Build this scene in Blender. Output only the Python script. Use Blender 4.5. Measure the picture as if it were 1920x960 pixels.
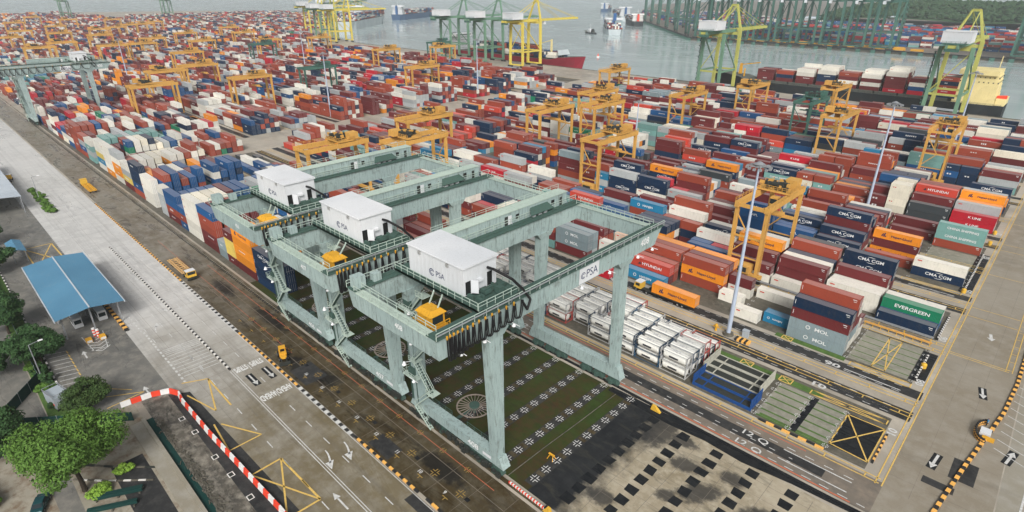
import bpy, math, random
import numpy as np
from mathutils import Vector, Matrix
R = math.radians
random.seed(7)
scene = bpy.context.scene
C = scene.collection
for o in list(bpy.data.objects): bpy.data.objects.remove(o)

# ------------------------------------------------------------------ camera
CAM = (0.0, 0.0, 74.0); YAW = R(134.12); PITCH = R(25.0); FPX = 1086.0
cd = bpy.data.cameras.new('camera'); cam = bpy.data.objects.new('camera', cd); C.objects.link(cam)
cam.location = CAM
cam.rotation_euler = (R(90) - PITCH, 0, YAW - R(90))
cd.sensor_width = 36; cd.lens = 36 * FPX / 1920.0
cd.clip_start = 0.5; cd.clip_end = 60000
scene.camera = cam
scene.render.resolution_x = 1024; scene.render.resolution_y = 512

# ------------------------------------------------------------------ sky, sun, exposure
SUN_EL = R(40); SUN_AZ = R(316)          # world direction the light comes from (azimuth measured from +X towards +Y)
w = bpy.data.worlds.new('World'); scene.world = w; w.use_nodes = True
nt = w.node_tree; nt.nodes.clear()
sky = nt.nodes.new('ShaderNodeTexSky'); sky.sky_type = 'NISHITA'; sky.sun_disc = False
sky.sun_elevation = SUN_EL; sky.sun_rotation = R(90) - SUN_AZ
sky.air_density = 1.0; sky.dust_density = 6.0; sky.ozone_density = 1.0
hsv = nt.nodes.new('ShaderNodeHueSaturation'); hsv.inputs['Saturation'].default_value = 0.22
bg = nt.nodes.new('ShaderNodeBackground'); bg.inputs['Strength'].default_value = 0.052
wo = nt.nodes.new('ShaderNodeOutputWorld')
nt.links.new(sky.outputs[0], hsv.inputs['Color']); nt.links.new(hsv.outputs[0], bg.inputs[0]); nt.links.new(bg.outputs[0], wo.inputs[0])
sd = bpy.data.lights.new('sun', 'SUN'); sd.energy = 1.5; sd.angle = R(24); sd.color = (1.0, 0.975, 0.94)
sun = bpy.data.objects.new('sun', sd); C.objects.link(sun)
sv = Vector((math.cos(SUN_EL) * math.cos(SUN_AZ), math.cos(SUN_EL) * math.sin(SUN_AZ), math.sin(SUN_EL)))
sun.rotation_euler = sv.to_track_quat('Z', 'Y').to_euler(); sun.location = (0, -60, 150)
vs = scene.view_settings; vs.view_transform = 'Standard'; vs.look = 'None'; vs.exposure = 1.0; vs.gamma = 1.0; vs.use_curve_mapping = False
scene.render.engine = 'CYCLES'
scene.cycles.max_bounces = 5; scene.cycles.diffuse_bounces = 2; scene.cycles.glossy_bounces = 2
scene.cycles.transmission_bounces = 2; scene.cycles.volume_bounces = 1; scene.cycles.transparent_max_bounces = 6
scene.cycles.caustics_reflective = False; scene.cycles.caustics_refractive = False

def sr(r, g, b):
    f = lambda c: (c / 255 / 12.92) if c / 255 <= 0.04045 else ((c / 255 + 0.055) / 1.055) ** 2.4
    return (f(r), f(g), f(b))

# ------------------------------------------------------------------ materials
def newmat(name):
    m = bpy.data.materials.new(name); m.use_nodes = True
    t = m.node_tree; b = t.nodes['Principled BSDF']
    return m, t, b
def nd(t, typ, **kw):
    n = t.nodes.new(typ)
    for k, v in kw.items():
        if k.startswith('i_'): n.inputs[k[2:].replace('_', ' ')].default_value = v
        else: setattr(n, k, v)
    return n
def noise(t, vec, scale, detail=4, rough=0.6, dist=0.0):
    n = nd(t, 'ShaderNodeTexNoise'); n.inputs['Scale'].default_value = scale; n.inputs['Detail'].default_value = detail
    n.inputs['Roughness'].default_value = rough; n.inputs['Distortion'].default_value = dist
    t.links.new(vec, n.inputs['Vector']); return n.outputs['Fac']
def ramp(t, fac, lo, hi):
    n = nd(t, 'ShaderNodeMapRange'); n.inputs['From Min'].default_value = lo; n.inputs['From Max'].default_value = hi
    t.links.new(fac, n.inputs['Value']); return n.outputs['Result']
def mixc(t, fac, a, b, mode='MIX'):
    n = nd(t, 'ShaderNodeMix', data_type='RGBA', blend_type=mode)
    for s, v in ((n.inputs[0], fac), (n.inputs[6], a), (n.inputs[7], b)):
        if hasattr(v, 'is_linked') or hasattr(v, 'node'): t.links.new(v, s)
        elif isinstance(v, (int, float)): s.default_value = v
        else: s.default_value = (*v, 1) if len(v) == 3 else v
    return n.outputs[2]
def math_(t, op, a, b=None):
    n = nd(t, 'ShaderNodeMath', operation=op)
    for i, v in enumerate((a, b)):
        if v is None: continue
        if isinstance(v, (int, float)): n.inputs[i].default_value = v
        else: t.links.new(v, n.inputs[i])
    return n.outputs[0]
def mapping(t, vec, scale):
    n = nd(t, 'ShaderNodeMapping'); n.inputs['Scale'].default_value = scale; t.links.new(vec, n.inputs['Vector']); return n.outputs[0]
def bump(t, b, h, strength, dist=0.05):
    n = nd(t, 'ShaderNodeBump'); n.inputs['Strength'].default_value = strength; n.inputs['Distance'].default_value = dist
    t.links.new(h, n.inputs['Height']); t.links.new(n.outputs[0], b.inputs['Normal'])

def paint(name, col, rough=0.5, dirt=0.35, dirtcol=(0.09, 0.065, 0.045), scale=0.5, metal=0.0, source=None, corr=False):
    """painted steel: base colour, rain streaks, grime; colour may come from the object or a colour attribute"""
    m, t, b = newmat(name)
    geo = nd(t, 'ShaderNodeNewGeometry'); pos = geo.outputs['Position']
    if source == 'object':
        oi = nd(t, 'ShaderNodeObjectInfo'); base = oi.outputs['Color']
    elif source == 'attr':
        at = nd(t, 'ShaderNodeAttribute', attribute_name='Col'); base = at.outputs['Color']
    else:
        rg = nd(t, 'ShaderNodeRGB'); rg.outputs[0].default_value = (*col, 1); base = rg.outputs[0]
    n1 = noise(t, pos, scale, 5, 0.65)
    st = noise(t, mapping(t, pos, (2.2, 2.2, 0.25)), 1.3, 4, 0.7)
    n2 = noise(t, pos, 0.07, 2)
    c = mixc(t, ramp(t, n2, 0.3, 0.7), base, mixc(t, 1.0, base, (0.8, 0.82, 0.84), 'MULTIPLY'))
    c = mixc(t, math_(t, 'MULTIPLY', ramp(t, st, 0.5, 0.75), dirt), c, dirtcol)
    c = mixc(t, math_(t, 'MULTIPLY', ramp(t, n1, 0.56, 0.8), dirt * 0.9), c, dirtcol)
    n3 = noise(t, pos, 2.6, 4, 0.7)
    c = mixc(t, math_(t, 'MULTIPLY', ramp(t, n3, 0.62, 0.72), dirt * 1.2), c, (0.10, 0.045, 0.025))
    t.links.new(c, b.inputs['Base Color'])
    b.inputs['Roughness'].default_value = rough + 0.08; b.inputs['Metallic'].default_value = metal
    b.inputs['Specular IOR Level'].default_value = 0.16
    if corr:
        wv = nd(t, 'ShaderNodeTexWave', wave_type='BANDS', bands_direction='X'); wv.inputs['Scale'].default_value = 1.1
        t.links.new(pos, wv.inputs['Vector']); bump(t, b, wv.outputs['Fac'], 0.6, 0.06)
    return m
def ground(name, c1, c2, c3=None, s1=0.05, s2=0.6, rough=0.7, wet=0.25, bumps=0.15, streak=0.0, stain=(0.05, 0.045, 0.04), stain_amt=0.5, lo=0.58, spots=None, spotcol=(0.03, 0.03, 0.03), xb=None):
    m, t, b = newmat(name)
    geo = nd(t, 'ShaderNodeNewGeometry'); pos = geo.outputs['Position']
    a = noise(t, pos, s1, 6, 0.62, 0.4); f = noise(t, pos, s2, 6, 0.7); g = noise(t, pos, 6.0, 3, 0.7)
    c = mixc(t, ramp(t, a, 0.36, 0.64), c1, c2)
    if c3: c = mixc(t, ramp(t, f, 0.45, 0.7), c, c3)
    if xb:
        sx = nd(t, 'ShaderNodeSeparateXYZ'); t.links.new(pos, sx.inputs[0])
        d = mixc(t, ramp(t, a, 0.36, 0.64), xb[2], xb[3]); d = mixc(t, ramp(t, f, 0.45, 0.7), d, xb[4])
        c = mixc(t, ramp(t, math_(t, 'ADD', sx.outputs[0], math_(t, 'MULTIPLY', math_(t, 'SUBTRACT', noise(t, pos, 0.05 if len(xb) < 6 else 0.35, 5, 0.65), 0.5), xb[5] if len(xb) > 5 else 90.0)), xb[0], xb[1]), c, d)
    sn = noise(t, mapping(t, pos, (0.25, 1, 1)), s1 * 5, 5, 0.7, 0.8)
    c = mixc(t, math_(t, 'MULTIPLY', ramp(t, sn, lo, lo + 0.22), stain_amt), c, stain)
    c = mixc(t, math_(t, 'MULTIPLY', ramp(t, g, 0.35, 0.75), 0.35), c, mixc(t, 1.0, c, (0.72, 0.72, 0.72), 'MULTIPLY'))
    if streak > 0:
        tw = noise(t, mapping(t, pos, (0.35, 0.03, 1)), 1.0, 4, 0.7, 0.5)
        c = mixc(t, math_(t, 'MULTIPLY', ramp(t, tw, 0.52, 0.72), streak * 0.6), c, mixc(t, 1.0, c, (0.6, 0.6, 0.62), 'MULTIPLY'))
        lw = noise(t, mapping(t, pos, (0.012, 0.9, 1)), 1.0, 4, 0.7)
        c = mixc(t, math_(t, 'MULTIPLY', ramp(t, lw, 0.5, 0.75), streak), c, (0.06, 0.06, 0.06))
    if spots:
        wob = math_(t, 'MULTIPLY', math_(t, 'SUBTRACT', noise(t, pos, 0.8, 5, 0.65), 0.5), 1.5)
        tot = None
        for (x, y, a_, b_, r_) in spots:
            mp = nd(t, 'ShaderNodeMapping', vector_type='TEXTURE'); mp.inputs['Location'].default_value = (x, y, 0); mp.inputs['Rotation'].default_value = (0, 0, r_); mp.inputs['Scale'].default_value = (a_, b_, 1e6)
            t.links.new(pos, mp.inputs['Vector']); ln = nd(t, 'ShaderNodeVectorMath', operation='LENGTH'); t.links.new(mp.outputs[0], ln.inputs[0])
            mk = nd(t, 'ShaderNodeMapRange', interpolation_type='SMOOTHSTEP'); mk.inputs['From Min'].default_value = 1.25; mk.inputs['From Max'].default_value = 0.6
            t.links.new(math_(t, 'ADD', ln.outputs['Value'], wob), mk.inputs['Value'])
            tot = mk.outputs[0] if tot is None else math_(t, 'MAXIMUM', tot, mk.outputs[0])
        c = mixc(t, math_(t, 'MULTIPLY', tot, 0.86), c, spotcol)
    t.links.new(c, b.inputs['Base Color'])
    r = nd(t, 'ShaderNodeMapRange'); r.inputs['From Min'].default_value = 0.4; r.inputs['From Max'].default_value = 0.66
    r.inputs['To Min'].default_value = rough; r.inputs['To Max'].default_value = max(0.12, rough - wet)
    t.links.new(sn, r.inputs['Value']); t.links.new(r.outputs[0], b.inputs['Roughness'])
    b.inputs['Specular IOR Level'].default_value = 0.08 if max(c1) < 0.08 else 0.22
    bump(t, b, g, bumps, 0.03)
    return m
def plain(name, col, rough=0.6, metal=0.0, var=0.25, scale=1.5, emit=None):
    m, t, b = newmat(name)
    geo = nd(t, 'ShaderNodeNewGeometry')
    n = noise(t, geo.outputs['Position'], scale, 4, 0.7)
    c = mixc(t, math_(t, 'MULTIPLY', ramp(t, n, 0.35, 0.7), var), col, tuple(x * 0.45 for x in col))
    t.links.new(c, b.inputs['Base Color']); b.inputs['Roughness'].default_value = rough; b.inputs['Metallic'].default_value = metal
    b.inputs['Specular IOR Level'].default_value = 0.2
    return m

M = {}
M['cont'] = paint('container_paint', None, 0.55, 0.24, scale=0.8, source='object')
M['cstuff'] = paint('container_paint_far', None, 0.6, 0.22, scale=0.8, source='attr', corr=True)
M['rod'] = plain('galvanised_rod', (0.42, 0.42, 0.41), 0.45, 0.3)
M['letter_white'] = plain('white_lettering', (0.78, 0.79, 0.79), 0.55, var=0.2)
M['letter_navy'] = plain('navy_lettering', sr(28, 42, 86), 0.55, var=0.15)
M['letter_red'] = plain('red_lettering', sr(205, 70, 55), 0.55, var=0.2)
M['letter_dark'] = plain('dark_lettering', (0.03, 0.03, 0.04), 0.55)
M['sage'] = paint('sage_green_crane_paint', sr(160, 178, 175), 0.5, 0.7, (0.065, 0.06, 0.045), 0.45)
M['sage_dark'] = paint('dark_green_walkway', sr(70, 94, 86), 0.7, 0.5, (0.05, 0.045, 0.03), 0.8)
M['sage_pale'] = paint('pale_green_roof', sr(182, 198, 186), 0.6, 0.3, (0.16, 0.14, 0.10), 0.7)
M['white'] = paint('white_paint', (0.70, 0.71, 0.72), 0.45, 0.22, (0.3, 0.29, 0.27), 0.3)
M['yellow'] = paint('yellow_crane_paint', sr(212, 162, 84), 0.5, 0.36, (0.10, 0.06, 0.03), 0.7)
M['olive'] = paint('yellow_green_crane_paint', sr(184, 184, 100), 0.5, 0.35, (0.10, 0.08, 0.04), 0.4)
M['brightyellow'] = paint('bright_yellow_crane_paint', sr(222, 200, 88), 0.5, 0.3, (0.14, 0.10, 0.04), 0.4)
M['darkgreen'] = paint('dark_green_crane_paint', sr(70, 108, 96), 0.55, 0.35, (0.04, 0.045, 0.04), 0.4)
M['sea_green'] = paint('sea_green_crane_paint', sr(112, 148, 124), 0.55, 0.35, (0.06, 0.06, 0.05), 0.4)
M['cab'] = paint('ochre_cab_paint', sr(224, 166, 52), 0.5, 0.4, (0.12, 0.06, 0.02), 1.2)
M['black'] = plain('black_rubber', (0.014, 0.014, 0.015), 0.55)
M['machine'] = plain('dark_machinery', (0.045, 0.05, 0.045), 0.5, 0.2, 0.5)
M['glass'] = plain('dark_glass', (0.02, 0.03, 0.035), 0.15)
M['opening'] = plain('dark_opening', (0.012, 0.013, 0.013), 0.8)
M['steel'] = plain('galvanised_steel', (0.40, 0.42, 0.44), 0.4, 0.5, 0.3)
M['lamp'] = plain('white_lamp_shade', (0.82, 0.83, 0.84), 0.4, var=0.1)
M['concrete'] = ground('yard_concrete', sr(172, 165, 152), sr(140, 133, 122), sr(182, 174, 160), 0.018, 0.12, 0.6, 0.3, stain_amt=0.55)
M['road'] = ground('road_concrete', sr(202, 201, 198), sr(182, 181, 178), sr(208, 207, 203), 0.02, 0.25, 0.42, 0.2, streak=0.3, stain_amt=0.12, xb=(-160, -84, sr(132, 123, 104), sr(110, 100, 78), sr(142, 136, 122)))
M['road_warm'] = ground('warm_worn_road', sr(122, 113, 95), sr(100, 89, 68), sr(132, 126, 113), 0.045, 0.3, 0.55, 0.25, streak=0.3, stain_amt=0.3)
M['endroad'] = ground('end_road_concrete', sr(144, 137, 124), sr(130, 121, 105), sr(150, 144, 132), 0.03, 0.3, 0.65, 0.15, stain_amt=0.35)
M['apron'] = ground('stained_apron', sr(78, 69, 50), sr(60, 49, 30), sr(96, 90, 76), 0.06, 0.35, 0.55, 0.42, xb=(-120, -200, sr(128, 122, 110), sr(106, 97, 82), sr(144, 140, 132)), streak=0.3, stain=(0.018, 0.016, 0.014), stain_amt=0.75, lo=0.52, spots=[(-103.4, 42.0, 6.6, 2.4, 0), (-97, 43.5, 5, 2, .2), (-128, 46.5, 9, 1.6, 0), (-152, 45, 7, 1.6, 0), (-60, 44.5, 6, 2, 0)], spotcol=(0.012, 0.012, 0.012))
M['sideslab'] = ground('bare_bay_slabs', sr(142, 140, 128), sr(122, 121, 108), sr(152, 149, 137), 0.12, 0.9, 0.7, 0.2, stain_amt=0.45)
M['sideroad'] = ground('side_road_concrete', sr(150, 146, 134), sr(138, 131, 116), sr(156, 152, 142), 0.03, 0.3, 0.6, 0.2, stain_amt=0.2)
M['apron_far'] = ground('grey_worn_apron', sr(132, 126, 114), sr(112, 102, 86), sr(150, 146, 138), 0.06, 0.35, 0.5, 0.35, streak=0.35, stain=(0.03, 0.028, 0.025), stain_amt=0.8, lo=0.52)
M['apron_light'] = ground('pale_worn_apron', sr(168, 158, 138), sr(138, 127, 105), sr(178, 169, 150), 0.09, 0.5, 0.7, 0.25, stain=(0.06, 0.055, 0.04), stain_amt=0.8, lo=0.54, spots=[(-37, 58.5, 2.6, 1.9, .3), (-30.5, 74, 3.0, 1.8, .2), (-34, 79, 3.4, 1.5, 0), (-26, 70, 4.4, 2.0, .9), (-23.4, 76.5, 2.4, 1.6, 0), (-28, 58.5, 2.4, 1.7, .6), (-22, 64, 2.8, 1.8, .2), (-29.5, 66, 1.8, 1.3, .4), (-17, 72, 3.6, 2.0, .7), (-38, 78, 3, 5, 0)], xb=(-37.0, -41.0, sr(38, 40, 42), sr(28, 30, 33), sr(48, 49, 50), 9.0))
M['lane'] = ground('yard_lane', sr(124, 114, 102), sr(102, 98, 92), sr(138, 126, 112), 0.05, 0.3, 0.6, 0.25, streak=0.3, stain_amt=0.35)
M['asphalt'] = ground('dark_asphalt', sr(58, 58, 58), sr(44, 45, 46), sr(70, 69, 68), 0.06, 0.6, 0.55, 0.3, stain_amt=0.4)
M['tar'] = ground('wet_tar', sr(36, 38, 40), sr(28, 30, 33), sr(46, 47, 48), 0.08, 0.6, 0.42, 0.3, stain_amt=0.3)
M['lot'] = ground('lot_asphalt', sr(118, 116, 110), sr(92, 92, 90), sr(136, 132, 124), 0.06, 0.4, 0.5, 0.3, stain_amt=0.4)
M['padconc'] = ground('pad_concrete', sr(100, 96, 86), sr(74, 72, 64), sr(112, 107, 96), 0.12, 0.9, 0.7, 0.2, stain_amt=0.4)
M['grass'] = ground('rough_grass', sr(54, 70, 33), sr(68, 54, 35), sr(46, 62, 28), 0.11, 0.7, 0.9, 0.0, 0.6, stain=(0.035, 0.03, 0.02), stain_amt=0.6, lo=0.5)
M['verge'] = ground('green_verge', sr(78, 110, 54), sr(66, 92, 44), sr(96, 118, 60), 0.3, 1.5, 0.9, 0.0, 0.6, stain_amt=0.3)
M['dirt'] = ground('bare_earth', sr(138, 132, 118), sr(160, 154, 140), sr(112, 92, 72), 0.12, 0.5, 0.9, 0.1, 0.5, stain_amt=0.4)
M['paint_worn'] = plain('worn_yellow_paint', sr(176, 146, 78), 0.7, var=0.8, scale=3.0)
M['cross_white'] = plain('white_cross_paint', (0.74, 0.74, 0.72), 0.6, var=0.4, scale=2.0)
M['mud'] = ground('muddy_asphalt', sr(98, 93, 84), sr(74, 71, 66), sr(150, 144, 132), 0.16, 0.5, 0.5, 0.3, stain=(0.03, 0.03, 0.028), stain_amt=0.7, lo=0.5)
M['paint_white'] = plain('white_road_paint', (0.66, 0.66, 0.64), 0.6, var=0.75, scale=2.5)
M['paint_yellow'] = plain('yellow_road_paint', sr(222, 186, 104), 0.6, var=0.6, scale=2.5)
M['paint_red'] = plain('red_road_paint', sr(196, 112, 84), 0.6, var=0.5, scale=2.5)
M['kerb_black'] = plain('black_kerb_paint', (0.03, 0.03, 0.03), 0.6, var=0.3)
M['kerb_white'] = plain('white_kerb_paint', (0.72, 0.70, 0.66), 0.6, var=0.3)
M['kerb_yellow'] = plain('yellow_kerb_paint', sr(236, 178, 92), 0.6, var=0.3)
M['bar_red'] = plain('red_plastic', sr(226, 74, 52), 0.45, var=0.15)
M['bar_white'] = plain('white_plastic', (0.75, 0.74, 0.72), 0.45, var=0.2)
M['blueroof'] = paint('blue_roof_sheet', sr(88, 136, 164), 0.45, 0.2, (0.25, 0.3, 0.32), 0.3)
M['greyroof'] = paint('grey_roof_sheet', sr(190, 198, 205), 0.45, 0.2, (0.25, 0.26, 0.27), 0.3)
M['fence'] = paint('green_mesh_fence', sr(24, 60, 56), 0.7, 0.3, (0.02, 0.03, 0.03), 0.6)
M['bark'] = plain('bark', (0.05, 0.038, 0.028), 0.9, var=0.5, scale=4)
M['cream'] = paint('cream_ship_paint', sr(236, 218, 158), 0.5, 0.25, (0.25, 0.18, 0.08), 0.3)
M['hull_black'] = paint('black_hull_paint', sr(36, 44, 48), 0.5, 0.25, (0.10, 0.06, 0.04), 0.2)
M['hull_red'] = paint('red_hull_paint', sr(140, 36, 52), 0.5, 0.25, (0.08, 0.04, 0.03), 0.2)
M['hull_grey'] = paint('grey_hull_paint', sr(186, 194, 196), 0.5, 0.2, (0.2, 0.18, 0.15), 0.2)
M['hull_blue'] = paint('blue_hull_paint', sr(56, 84, 116), 0.5, 0.2, (0.08, 0.07, 0.06), 0.2)
M['funnel_blue'] = plain('blue_funnel', sr(38, 88, 140), 0.5)
M['deck'] = plain('ship_deck', sr(92, 96, 90), 0.7, var=0.4, scale=0.3)
M['skin'] = plain('skin', sr(150, 104, 82), 0.6, var=0.1)
M['shirt'] = plain('blue_shirt', sr(70, 150, 205), 0.8, var=0.1)
M['trousers'] = plain('dark_trousers', (0.02, 0.02, 0.025), 0.8, var=0.1)
M['car'] = plain('dark_teal_car_paint', sr(28, 66, 70), 0.25, 0.1, 0.1)
M['shed'] = paint('grey_cabinet_paint', sr(168, 176, 182), 0.5, 0.2, (0.15, 0.15, 0.14), 0.6)
def leafmat(name, c1, c2, sc=0.55):
    m, t, b = newmat(name)
    geo = nd(t, 'ShaderNodeNewGeometry')
    n = noise(t, geo.outputs['Position'], sc, 3, 0.7); n2 = noise(t, geo.outputs['Position'], 5.0, 2)
    c = mixc(t, ramp(t, n, 0.35, 0.65), c1, c2); c = mixc(t, ramp(t, n2, 0.3, 0.8), c, tuple(x * 1.5 for x in c2))
    t.links.new(c, b.inputs['Base Color']); b.inputs['Roughness'].default_value = 0.7; b.inputs['Specular IOR Level'].default_value = 0.1
    return m
M['leaf'] = leafmat('fresh_leaf', (0.04, 0.088, 0.02), (0.085, 0.16, 0.03))
M['leaf_dark'] = leafmat('dark_leaf', (0.016, 0.042, 0.018), (0.035, 0.075, 0.025))
M['leaf_red'] = leafmat('dark_reddish_leaf', (0.02, 0.045, 0.014), (0.045, 0.075, 0.022))
M['leaf_lime'] = leafmat('lime_shrub_leaf', (0.13, 0.24, 0.03), (0.2, 0.33, 0.05))
M['leaf_far'] = leafmat('far_forest', (0.008, 0.026, 0.014), (0.034, 0.066, 0.03), 0.045)
def watermat():
    m, t, b = newmat('harbour_water')
    geo = nd(t, 'ShaderNodeNewGeometry'); pos = geo.outputs['Position']
    a = noise(t, pos, 0.004, 4, 0.6)
    c = mixc(t, ramp(t, a, 0.35, 0.65), sr(160, 176, 176), sr(178, 190, 190))  # pale base colour carries overcast sky reflection and haze
    t.links.new(c, b.inputs['Base Color']); b.inputs['Roughness'].default_value = 0.07; b.inputs['Specular IOR Level'].default_value = 1.0; b.inputs['IOR'].default_value = 1.5
    rg_ = nd(t, 'ShaderNodeMapRange'); rg_.inputs['From Min'].default_value = 0.35; rg_.inputs['From Max'].default_value = 0.68; rg_.inputs['To Min'].default_value = 0.03; rg_.inputs['To Max'].default_value = 0.22
    t.links.new(noise(t, mapping(t, pos, (0.012, 0.03, 1)), 1.0, 4, 0.6, 1.2), rg_.inputs['Value']); t.links.new(rg_.outputs[0], b.inputs['Roughness'])
    h1 = noise(t, pos, 0.35, 4, 0.6, 0.3); h2 = noise(t, mapping(t, pos, (0.05, 0.02, 1)), 1.0, 3)
    bump(t, b, math_(t, 'ADD', h1, math_(t, 'MULTIPLY', h2, 2.0)), 0.22, 0.2)
    return m
M['water'] = watermat()

# ------------------------------------------------------------------ mesh helpers
class MB:
    def __init__(s): s.v = []; s.f = []; s.m = []; s.mi = 0
    def mat(s, i): s.mi = i; return s
    def quad(s, a, b, c, d):
        n = len(s.v); s.v += [tuple(a), tuple(b), tuple(c), tuple(d)]; s.f.append((n, n + 1, n + 2, n + 3)); s.m.append(s.mi); return s
    def poly(s, pts):
        n = len(s.v); s.v += [tuple(p) for p in pts]; s.f.append(tuple(range(n, n + len(pts)))); s.m.append(s.mi); return s
    def hexa(s, p):
        n = len(s.v); s.v += [tuple(q) for q in p]
        for f in ((3, 2, 1, 0), (4, 5, 6, 7), (0, 1, 5, 4), (1, 2, 6, 5), (2, 3, 7, 6), (3, 0, 4, 7)):
            s.f.append(tuple(n + i for i in f)); s.m.append(s.mi)
        return s
    def box(s, x0, x1, y0, y1, z0, z1):
        return s.hexa([(x0, y0, z0), (x1, y0, z0), (x1, y1, z0), (x0, y1, z0), (x0, y0, z1), (x1, y0, z1), (x1, y1, z1), (x0, y1, z1)])
    def cbox(s, c, d): return s.box(c[0] - d[0] / 2, c[0] + d[0] / 2, c[1] - d[1] / 2, c[1] + d[1] / 2, c[2] - d[2] / 2, c[2] + d[2] / 2)
    def taper(s, c0, d0, c1, d1):
        (x, y, z), (a, b) = c0, d0; (X, Y, Z), (A, B) = c1, d1
        return s.hexa([(x - a / 2, y - b / 2, z), (x + a / 2, y - b / 2, z), (x + a / 2, y + b / 2, z), (x - a / 2, y + b / 2, z),
                       (X - A / 2, Y - B / 2, Z), (X + A / 2, Y - B / 2, Z), (X + A / 2, Y + B / 2, Z), (X - A / 2, Y + B / 2, Z)])
    def beam(s, p, q, w=0.1, h=None):
        h = h or w; p = Vector(p); q = Vector(q); d = (q - p)
        if d.length < 1e-6: return s
        d.normalize(); up = Vector((0, 0, 1)) if abs(d.z) < 0.95 else Vector((1, 0, 0))
        a = d.cross(up).normalized(); b = a.cross(d).normalized(); a *= w / 2; b *= h / 2
        return s.hexa([p - a - b, p + a - b, p + a + b, p - a + b, q - a - b, q + a - b, q + a + b, q - a + b])
    def tube(s, p, q, r, r2=None, n=8, cap=True):
        r2 = r if r2 is None else r2; p = Vector(p); q = Vector(q); d = (q - p).normalized()
        up = Vector((0, 0, 1)) if abs(d.z) < 0.95 else Vector((1, 0, 0)); a = d.cross(up).normalized(); b = a.cross(d)
        k = len(s.v)
        for c, rr in ((p, r), (q, r2)):
            for i in range(n):
                t = 2 * math.pi * i / n; s.v.append(tuple(c + (a * math.cos(t) + b * math.sin(t)) * rr))
        for i in range(n):
            j = (i + 1) % n; s.f.append((k + i, k + j, k + n + j, k + n + i)); s.m.append(s.mi)
        if cap:
            s.f.append(tuple(k + n - 1 - i for i in range(n))); s.m.append(s.mi); s.f.append(tuple(k + n + i for i in range(n))); s.m.append(s.mi)
        return s
    def path(s, pts, r, n=6):
        for a, b in zip(pts[:-1], pts[1:]): s.tube(a, b, r, n=n, cap=False)
        return s
    def rail(s, p, q, h=1.1, step=1.8, t=0.07):
        p = Vector(p); q = Vector(q); L = (q - p).length; n = max(1, int(L / step)); u = Vector((0, 0, h))
        for i in range(n + 1):
            c = p.lerp(q, i / n); s.beam(c, c + u, t)
        s.beam(p + u, q + u, t); s.beam(p + u * 0.55, q + u * 0.55, t * 0.8); return s
    def prism(s, poly, z0, z1):
        n = len(poly); k = len(s.v); s.v += [(x, y, z0) for x, y in poly] + [(x, y, z1) for x, y in poly]
        s.f.append(tuple(k + n + i for i in range(n))); s.m.append(s.mi); s.f.append(tuple(k + n - 1 - i for i in range(n))); s.m.append(s.mi)
        for i in range(n):
            j = (i + 1) % n; s.f.append((k + i, k + j, k + n + j, k + n + i)); s.m.append(s.mi)
        return s
    def mesh(s, name, mats):
        me = bpy.data.meshes.new(name); me.from_pydata(s.v, [], s.f)
        for m in (mats if isinstance(mats, (list, tuple)) else [mats]): me.materials.append(M[m] if isinstance(m, str) else m)
        if any(s.m): me.polygons.foreach_set('material_index', s.m)
        me.update(); return me
    def build(s, name, mats, parent=None, loc=None, rz=0):
        return obj(name, s.mesh(name, mats), parent, loc, rz)
def obj(name, me, parent=None, loc=None, rz=0):
    o = bpy.data.objects.new(name, me); C.objects.link(o)
    if loc: o.location = loc
    if rz: o.rotation_euler = (0, 0, rz)
    if parent: o.parent = parent
    return o
def thing(name, label, cat, loc=(0, 0, 0), rz=0, group=None):
    o = bpy.data.objects.new(name, None); C.objects.link(o); o.location = loc; o.rotation_euler = (0, 0, rz); o.empty_display_size = 0.5
    return tag(o, label, cat, group)
def tag(o, label, cat, group=None):
    o['label'] = label; o['category'] = cat
    if group: o['group'] = group
    return o
def struct(name, mb, mats): o = mb.build(name, mats); o['kind'] = 'structure'; return o
def dup(root, loc, rz=None, label=None):
    r = root.copy(); C.objects.link(r); r.location = loc
    if rz is not None: r.rotation_euler = (0, 0, rz)
    if label: r['label'] = label
    for ch in root.children: _dupc(ch, r)
    return r
def _dupc(ch, par):
    c = ch.copy(); C.objects.link(c); c.parent = par
    for g in ch.children: _dupc(g, c)
ORD = ['first', 'second', 'third', 'fourth', 'fifth', 'sixth', 'seventh', 'eighth', 'ninth', 'tenth', 'eleventh', 'twelfth', 'thirteenth', 'fourteenth']
NUM = ['one', 'two', 'three', 'four', 'five', 'six', 'seven', 'eight', 'nine', 'ten', 'eleven', 'twelve', 'thirteen', 'fourteen', 'fifteen', 'sixteen', 'seventeen', 'eighteen', 'nineteen']
TEN = ['', '', 'twenty', 'thirty', 'forty', 'fifty', 'sixty', 'seventy']
def word(n):
    if n < 1: return 'zero'
    if n < 20: return NUM[n - 1]
    return TEN[n // 10] + ('-' + NUM[n % 10 - 1] if n % 10 else '')
_T = {}
def text_mesh(s, size, mat='letter_white', off=0.0, sx=1.0):
    k = (s, size, mat, off, sx)
    if k in _T: return _T[k]
    cu = bpy.data.curves.new('lettering', 'FONT'); cu.body = s; cu.size = size; cu.align_x = 'CENTER'; cu.align_y = 'CENTER'; cu.offset = off
    cu.resolution_u = 3
    o = bpy.data.objects.new('lettering', cu); C.objects.link(o)
    bpy.context.view_layer.update()
    me = bpy.data.meshes.new_from_object(o.evaluated_get(bpy.context.evaluated_depsgraph_get()))
    bpy.data.objects.remove(o); bpy.data.curves.remove(cu)
    me.name = 'lettering'
    if sx != 1.0:
        for v in me.vertices: v.co.x *= sx
    me.materials.clear(); me.materials.append(M[mat]); _T[k] = me; return me
def put_text(parent, s, size, loc, rot=(R(90), 0, 0), mat='letter_white', off=0.0, sx=1.0, name='lettering'):
    o = obj(name, text_mesh(s, size, mat, off, sx), parent, loc); o.rotation_euler = rot; return o
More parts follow.
